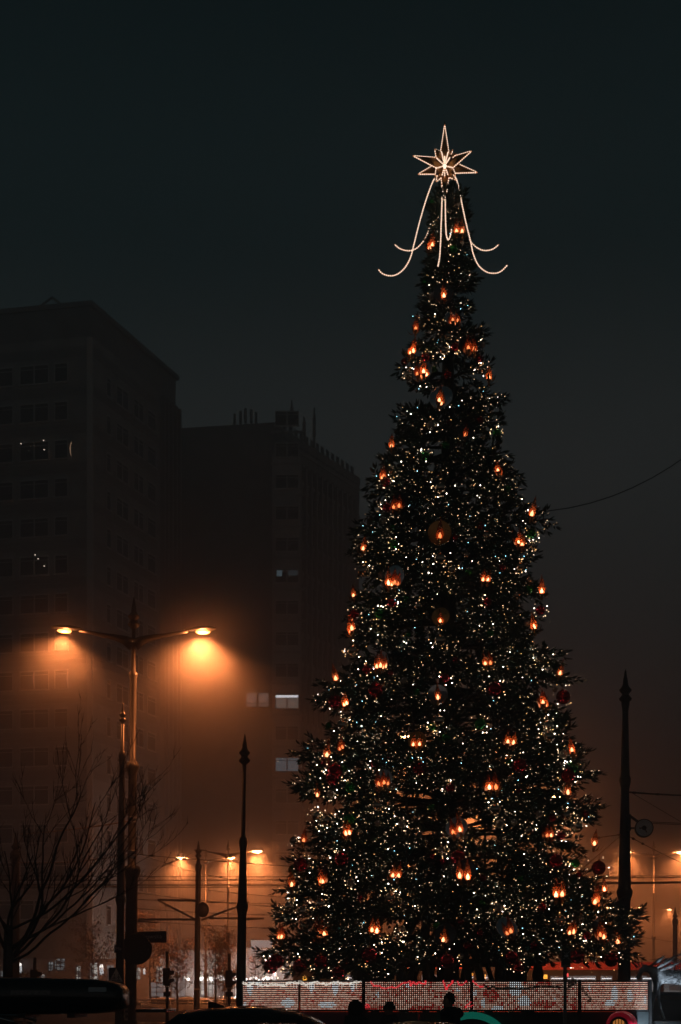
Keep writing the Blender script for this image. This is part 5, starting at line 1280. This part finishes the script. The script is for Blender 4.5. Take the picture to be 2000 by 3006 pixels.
def tram(label, px0, px1, y, rz, wins, front_left=True):
    x0, x1 = P(px0,0,y).x, P(px1,0,y).x
    t = thing('tram', label, 'tram', ((x0+x1)/2, y, 0.02), rz, 'trams behind the tree')
    hl = (x1-x0)/2; W = 2.35
    m = MB(); m.prism([(-hl,0.35),(hl,0.35),(hl,2.28),(hl-0.1,2.76),(hl-0.35,2.90),(-hl+0.55,2.90),(-hl+0.32,2.7),(-hl+0.05,1.6),(-hl,1.2)], 0, W); m.build('body', M_tramd, t)
    MB().prism([(-hl-0.01,0.34),(hl+0.01,0.34),(hl+0.01,1.30),(-hl-0.01,1.30)], -0.012, W+0.012).build('lower_panel', M_tramr, t)
    m = MB(); m.hexa([(-hl+0.5,0.0,2.86),(hl-0.3,0.0,2.86),(hl-0.3,W,2.86),(-hl+0.5,W,2.86)],[(-hl+1.0,0.42,3.30),(hl-0.7,0.42,3.30),(hl-0.7,W-0.42,3.30),(-hl+1.0,W-0.42,3.30)]); m.build('roof', M_tramr, t)
    for (a_, b_) in wins:
        xa = P(a_,0,y).x-t.location.x; xb = P(b_,0,y).x-t.location.x
        f = MB().box(xa, xb, -0.03, -0.013, 1.42, 2.60).build('window', M_trami, t)
        MB().box(xa+0.05, xb-0.05, -0.036, -0.031, 2.44, 2.49).build('strip_light', M_striplight, f)
    for k in range(int(hl*2/2.6)):
        MB().lathe([(0.10,-0.06),(0.31,-0.05),(0.31,0.05),(0.1,0.06)], 18, (-hl+1.6+k*2.6,0.1,0.33), (0,1,0)).build('wheel', M_steel, t)
    MB().quad((-hl-0.012,0.15,1.45),(-hl+0.31,0.15,2.62),(-hl+0.31,W-0.15,2.62),(-hl-0.012,W-0.15,1.45)).build('windscreen', M_glassc, t)
    MB().box(-0.8,0.8,0.7,1.6,3.28,3.55).build('roof_unit', M_tramd, t)
    return t
TY = 68.0
t1 = tram('left red-roofed tram behind the tree foot, sloping cab at its left end', 846, 1432, TY, 0.0, ((1012,1040),(1050,1088),(1094,1146),(1186,1208),(1238,1282),(1380,1392),(1408,1446-12)))
def tramtext(tr, s_, px, py, size):
    q = P(px,py,TY); text(s_, size, M_ledor, tr, (q.x-tr.location.x,-0.05,q.z-0.02), name='destination_display')
tramtext(t1, '01', 1420, 2868, 0.30); tramtext(t1, 'P', 1386, 2864, 0.24); tramtext(t1, '6', 1101, 2862, 0.26)
t2 = tram('right red-roofed tram behind the tree foot running off to the right', 1444, 2160, TY+3.2, 0.0, ((1478,1496),(1616,1658),(1664,1680),(1682,1750),(1764,1798),(1848,1872),(1885,1935),(1950,1998),(2010,2060)))
for px, py in ((895,2873),(1100,2868),(1602,2868)):
    q = P(px,py,TY-0.1); MB().box(-0.09,0.09,-0.02,0.02,-0.1,0.1).build('indicator_lamp', M_ledor, t1, q-Vector(t1.location))
MB().box(-0.04,0.04,-0.02,0.02,-0.09,0.09).build('red_signal', glow('signal_red', (1.0,0.10,0.10), 1.6), t2, P(1667,2863,TY+3.0)-Vector(t2.location))
# ---------------- traffic lights seen from the side
def traffic_light(label, px, ptop, pmid, d, sg=1):
    t = thing('traffic_light', label, 'traffic light', PG(px,d), 0, 'traffic lights seen side on')
    q = F/d; z = lambda y: P(0,y,d).z
    MB().tube([(0,0,0),(0,0,z(ptop))], 5.2/q*0.9, 10).build('post', M_black, t)
    h = MB().box(-11/q,9/q,-0.16,0.16,z(pmid+25),z(pmid-25)).build('housing', M_black, t)
    for dy in (-17,6):
        MB().prism([(9/q,z(pmid+dy+13)),(9/q,z(pmid+dy-1)),(21/q,z(pmid+dy)),(21/q,z(pmid+dy+6)),(13/q,z(pmid+dy+11))], -0.13, 0.13).build('visor', M_black, h)
    MB().box(-10/q,10/q,-0.12,0.12,z(2926),z(2912)).build('push_button_box', M_black, t)
    MB().lathe([(6/q,0),(6.5/q,0.02),(6.5/q,0.06),(6/q,0.08)], 12, (0,0,z(pmid+31))).build('collar', M_steel, t)
traffic_light('black traffic light between the round sign and short tram pole', 491, 2794, 2868, 52)
traffic_light('black traffic light just left of the big tram pole', 674, 2800, 2874, 54)
traffic_light('black traffic light behind the roof box at far left', 102, 2812, 2872, 54)
# ---------------- guard rail, low wall
gr = thing('guard_rail', 'long steel guard rail in front of the parked cars', 'railing', PG(560,95))
gx = lambda px: P(px,0,95).x-gr.location.x
for z_ in (P(0,2936,95).z, P(0,2944,95).z): MB().tube([(gx(-200),0,z_),(gx(1000),0,z_)], 0.045, 6).build('rail', M_steel, gr)
for k in range(14): MB().tube([(gx(-180+k*85),0,0),(gx(-180+k*85),0,P(0,2936,95).z)], 0.04, 6).build('post', M_steel, gr)
lw = MB().box(P(-300,0,88).x, P(1000,0,88).x, 88, 88.4, 0, P(0,2968,88).z).build('low_wall', M_conc, label='low concrete wall running along the far kerb left of the tree', cat='wall')
# ---------------- parked cars far left
GC = 'cars parked beyond the guard rail'
car('white car parked beyond the guard rail, left of the short tram pole', PG(505,103), 0.0, M_carW, 4.2, 1.75, 1.50, 'hatch', GC)
car('pale estate car parked beyond the guard rail, right of the short tram pole', PG(600,101), 0.05, M_carW, 4.4, 1.75, 1.52, 'estate', GC)
car('silver car parked beyond the guard rail at the big tram pole', PG(712,104), 0.0, M_carS, 4.2, 1.75, 1.5, 'hatch', GC)
car('silver car parked beyond the guard rail behind the near lamp post', PG(398,102), 0.0, M_carS, 4.3, 1.75, 1.42, 'sedan', GC)
car('dark car parked far back between the two traffic lights', PG(655,111), 0.0, M_carD, 4.3, 1.75, 1.55, 'estate', GC)
# ---------------- leafy street trees, still holding brown leaves
M_leafo = mat('autumn_leaves', (0.28,0.13,0.035), 0.6, noise=0.5, nscale=1.5)
def leafy_tree(label, px, d, ztop, rad, nleaf, seed, m=M_leafo):
    t = thing('street_tree', label, 'tree', PG(px,d), 0, 'street trees with brown leaves')
    rt = random.Random(seed); tw = MB(); lf = MB()
    zb = ztop*0.38
    tw.tube([(0,0,0),(0.03,0,zb*0.6),(0.0,0,zb),(0.05,0,ztop*0.9)], [0.10,0.075,0.06,0.012], 6)
    for i in range(42):
        z = rt.uniform(zb*0.8, ztop*0.86); a = rt.uniform(0,2*PI); L = rad*rt.uniform(0.4,1.05)*(1.1-0.55*(z-zb)/(ztop-zb))
        p0 = Vector((0,0,z)); p2 = p0+Vector((math.cos(a)*L, math.sin(a)*L, L*rt.uniform(0.3,0.9))); p1 = p0.lerp(p2,0.5)+Vector((0,0,-0.08))
        tw.tube([p0,p1,p2], [0.022,0.014,0.004], 4)
        for k in range(int(nleaf/42)):
            u = rt.uniform(0.25,1.08); c = (p0.lerp(p1,u*2) if u < 0.5 else p1.lerp(p2,u*2-1))+Vector((rt.gauss(0,.16),rt.gauss(0,.16),rt.gauss(0,.16)))
            u1 = Vector((rt.uniform(-1,1),rt.uniform(-1,1),rt.uniform(-1,1))).normalized()*rt.uniform(0.05,0.10); v1 = u1.cross(Vector((rt.uniform(-1,1),rt.uniform(-1,1),rt.uniform(-1,1)))).normalized()*0.05
            lf.add([c-u1, c+v1, c+u1, c-v1], [(0,1,2,3)])
    tw.build('trunk', M_bark, t); lf.build('crown', m, t)
leafy_tree('small street tree with glowing brown leaves beside the short tram pole', 632, 88, 6.6, 1.7, 1700, 1)
leafy_tree('slim street tree with brown leaves left of the big tram pole', 660, 96, 5.6, 1.4, 1100, 2)
leafy_tree('street tree with brown leaves behind the left traffic light', 520, 92, 5.6, 1.9, 1300, 3)
leafy_tree('broad brown-leaved tree behind the round sign', 440, 104, 8.6, 2.6, 1600, 4)
leafy_tree('brown-leaved tree behind the crossing sign', 270, 100, 7.4, 2.4, 1300, 5)
leafy_tree('nearly bare small tree right of the big tram pole', 748, 92, 4.6, 1.2, 160, 6)
leafy_tree('low lit shrub-like tree behind the roof box', 72, 84, 3.4, 0.8, 420, 7, mat('lit_yellow_leaves', (0.5,0.36,0.10), 0.6))
# ---------------- shop with white boarded gable, lit from below
SD2 = 118.0
M_siding = mat('white_siding', (0.62,0.62,0.60), 0.6, noise=0.1, nscale=1.0)
M_shopw = patchy_light('shop_window_light', (0.10,0.10,0.10), (1.0,0.97,0.90), 2.6, 1.15, 'AUTO')
M_shopd = patchy_light('shop_interior_dim', (0.02,0.025,0.025), (0.75,0.85,0.90), 2.2, 0.42)
M_white_l = glow('white_lamp', (1.0,0.95,0.88), 4.0, 'AUTO')
sh = thing('shop', 'low white-boarded shop with bright windows left of the tree', 'shop', PG(740,SD2))
sx = lambda px: P(px,0,SD2).x-sh.location.x
sz_ = lambda py: P(0,py,SD2).z
MB().box(sx(470),sx(1000),0,8,0,sz_(2790)).build('wall', mat('shop_wall_grey', (0.34,0.34,0.34), 0.7, noise=0.2, nscale=1), sh)
zb = sz_(2866)
k = 0
while zb < sz_(2788):
    MB().hexa([Vector((sx(632),0,zb)),Vector((sx(738),0,zb)),Vector((sx(738),-0.10,zb)),Vector((sx(632),-0.10,zb))],[Vector((sx(632),0,zb+0.17)),Vector((sx(738),0,zb+0.17)),Vector((sx(738),-0.03,zb+0.17)),Vector((sx(632),-0.03,zb+0.17))]).build('siding_board', M_siding, sh); zb += 0.20
MB().box(sx(628),sx(745),-1.4,0.1,sz_(2868),sz_(2864)).build('canopy', M_steel, sh)
for a_, b_ in ((505,545),(590,624),(636,652),(655,672),(690,704)): 
    f = MB().box(sx(a_),sx(b_),-0.06,-0.02,sz_(2925),sz_(2872)).build('window', M_shopw if a_ in (590,690) else M_shopd, sh)
    for u in (0.0,0.33,0.66,1.0): MB().box(sx(a_)+(sx(b_)-sx(a_))*u-0.03,sx(a_)+(sx(b_)-sx(a_))*u+0.03,-0.09,-0.061,sz_(2925),sz_(2872)).build('mullion', M_black, f)
    for u in (0.35,0.7): MB().box(sx(a_),sx(b_),-0.088,-0.063,sz_(2925-53*u)-0.03,sz_(2925-53*u)+0.03).build('transom', M_black, f)
for i, x in enumerate((548,556,592,600,610,622,632,641,650,661,672,684,696,706,716,726,738,750,762,775,788,800)):
    MB().ico((sx(x),-1.2+0.3*(i%3),sz_(2871+ (i*5)%7)), 0.10+0.04*((i*7)%3)).build('canopy_lamp', M_white_l, sh)
for x in (560,610,655,700,770,810):
    L = bpy.data.lights.new('canopy_bulb', 'POINT'); L.energy = 150; L.color = (1.0,0.95,0.90); L.shadow_soft_size = 0.15
    lo = bpy.data.objects.new('canopy_bulb', L); col.objects.link(lo); lo.parent = sh; lo.location = (sx(x),-1.9,sz_(2872))
MB().box(sx(738),sx(800),-0.3,0,sz_(2785),sz_(2761)).build('lit_sign', mat('lit_sign_blue', (0.4,0.5,0.52), 0.4, emit=(0.55,0.78,0.86), estr=0.42, sampling='NONE'), sh)
MB().box(sx(735),sx(812),-2.0,-0.3,sz_(2789),sz_(2786)).build('entrance_canopy', M_siding, sh)
MB().box(sx(762),sx(785),-0.06,-0.02,sz_(2832),sz_(2815)).build('dark_board', M_black, sh)
for k in range(4): MB().box(sx(690+k*14),sx(698+k*14),-0.09,-0.03,0,sz_(2885)).build('column', M_siding, sh)
for a_, b_ in ((510,540),(550,575)): MB().box(sx(a_),sx(b_),-0.05,-0.02,sz_(2820),sz_(2790)).build('upper_window', mat('upper_window_dim', (0.2,0.2,0.2), 0.4, emit=(0.6,0.6,0.58), estr=0.10, sampling='NONE'), sh)
# long dim block between the towers
lb = thing('low_block', 'long dim apartment block between the towers with pale wall bays', 'building', PG(690,150))
q150 = F/150
bx_ = lambda px: P(px,0,150).x-lb.location.x
bz_ = lambda py: P(0,py,150).z
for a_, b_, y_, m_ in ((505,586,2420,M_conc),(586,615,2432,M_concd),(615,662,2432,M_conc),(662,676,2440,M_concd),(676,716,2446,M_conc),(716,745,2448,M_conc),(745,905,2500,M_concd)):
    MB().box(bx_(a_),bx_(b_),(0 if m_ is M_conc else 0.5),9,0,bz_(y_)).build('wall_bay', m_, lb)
wm = MB().box(-0.55,0.55,-0.05,0.02,0,1.4).mesh('window', M_glass)
for r_ in range(6):
    for px in (525,548,570,628,648,690,706,730):
        link('window', wm, lb, (bx_(px),0,2.6+r_*2.9))
# ground floor of the left tower: lit doorways and wall lamps
ga = thing('arcade', 'lit ground-floor arcade under the left tower', 'arcade', PG(220,112))
ax_ = lambda px: P(px,0,112).x-ga.location.x
az_ = lambda py: P(0,py,112).z
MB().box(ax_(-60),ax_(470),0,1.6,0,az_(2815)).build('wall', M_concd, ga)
for a_, b_, y0, y1, e_ in ((144,156,2850,2825,0),(162,170,2845,2820,0),(168,190,2848,2815,0),(226,236,2880,2838,1),(266,286,2880,2828,1),(316,334,2880,2835,0),(398,412,2875,2840,1),(460,478,2882,2838,1),(124,130,2875,2862,1),(0,26,2875,2852,0),(440,480,2925,2885,0)):
    f = MB().box(ax_(a_),ax_(b_),-0.06,-0.02,az_(y0),az_(y1)).build('window', M_shopw if e_ else M_shopd, ga)
    for u in (0.3,0.65): MB().box(ax_(a_),ax_(b_),-0.09,-0.061,az_(y0+(y1-y0)*u)-0.03,az_(y0+(y1-y0)*u)+0.03).build('transom', M_black, f)
    MB().box((ax_(a_)+ax_(b_))/2-0.03,(ax_(a_)+ax_(b_))/2+0.03,-0.088,-0.063,az_(y0),az_(y1)).build('mullion', M_black, f)
def wall_lamp(label, px, py, d, s_=1.0):
    c = P(px,py,d); t = thing('wall_lamp', label, 'lamp', c, 0, 'white wall lamps')
    MB().lathe([(0.05*s_,-0.7*s_),(0.16*s_,-0.66*s_),(0.16*s_,-0.05*s_),(0.05*s_,0)], 10).build('lamp_glass', mat('wall_lamp_glass', (0.6,0.6,0.6), 0.3, emit=(0.9,0.97,1.0), estr=1.2, sampling='NONE'), t)
    MB().ball((0,-0.05,-0.02), 0.15*s_, 10, 6).build('bulb', M_white_l, t)
wall_lamp('white wall lamp glowing left of the crossing sign', 298, 2836, 111)
wall_lamp('white wall lamp glowing at the left edge above the roof box', 58, 2832, 111)
wall_lamp('small white lamp seen between the near post and the traffic light', 424, 2845, 111, 0.6)
wall_lamp('white lamp under the shop canopy by the light fence', 804, 2855, 100, 0.8)
# distant hazy block behind the right lamps
rbk = thing('distant_block', 'hazy distant building behind the right-hand street lamps', 'building', PG(1930,185))
for z0, z1, dx in ((0,6.5,0),(6.7,8.8,0.6),(9.0,12.6,1.4),(12.9,16.6,2.4)):
    MB().box(-9+dx,14,0,10,z0,z1).build('storey', M_concd, rbk)
    MB().box(-9.2+dx,14.2,-0.3,0,z1,z1+0.2).build('floor_band', M_conc, rbk)
# kiosk behind the reindeer
ko = thing('kiosk', 'small amber-lit kiosk behind the reindeer sculpture', 'kiosk', PG(1975,34))
M_wood = mat('kiosk_wood', (0.22,0.10,0.03), 0.6, noise=0.3, nscale=4)
MB().box(-0.75,1.6,0,1.6,0,1.62).build('wall', M_wood, ko)
MB().box(-0.5,0.55,-0.04,-0.01,0.85,1.52).build('window', M_glassc, ko)
for x in (-0.55,0.62): MB().box(x-0.04,x+0.04,-0.07,-0.01,0.1,1.60).build('trim', mat('kiosk_trim', (0.35,0.18,0.05), 0.5), ko)
MB().box(-0.85,1.7,-0.2,1.7,1.62,1.70).build('roof', M_ffr, ko)
# unseen flood lamp added at the fence end to brighten the sculpture
fl_ = thing('added_flood_lamp', 'unseen flood lamp added low at the fence end to light the reindeer', 'lamp', PG(1862,26.2))
MB().tube([(0,0,0),(0,0,0.5)], 0.025, 8).build('stem', M_black, fl_)
MB().box(-0.10,0.10,-0.06,0.04,0.5,0.66).build('housing', M_black, fl_)
L = bpy.data.lights.new('added_flood_bulb', 'SPOT'); L.energy = 160; L.color = (0.72,0.86,1.0); L.spot_size = math.radians(85); L.spot_blend = 0.6; L.shadow_soft_size = 0.06
lo = bpy.data.objects.new('added_flood_bulb', L); col.objects.link(lo); lo.parent = fl_; lo.location = (0.06,0.08,0.6)
dv = (Vector(P(1945,2860,DD))-(Vector(fl_.location)+Vector(lo.location))).normalized(); lo.rotation_euler = dv.to_track_quat('-Z','Y').to_euler()
HAZE = 0.0100
# ================================================================== HAZE
hz = MB().box(-520, 520, -80, 920, -1.0, 63.6).build('haze', mat('haze_shell'), kind='stuff')
hm = bpy.data.materials.new('haze'); hm.use_nodes = True
t = hm.node_tree; t.nodes.clear()
o = t.nodes.new('ShaderNodeOutputMaterial'); v = t.nodes.new('ShaderNodeVolumePrincipled')
v.inputs['Color'].default_value = (0.90,0.90,0.90,1); v.inputs['Density'].default_value = HAZE; v.inputs['Anisotropy'].default_value = 0.25
t.links.new(v.outputs['Volume'], o.inputs['Volume'])
hz.data.materials.clear(); hz.data.materials.append(hm)
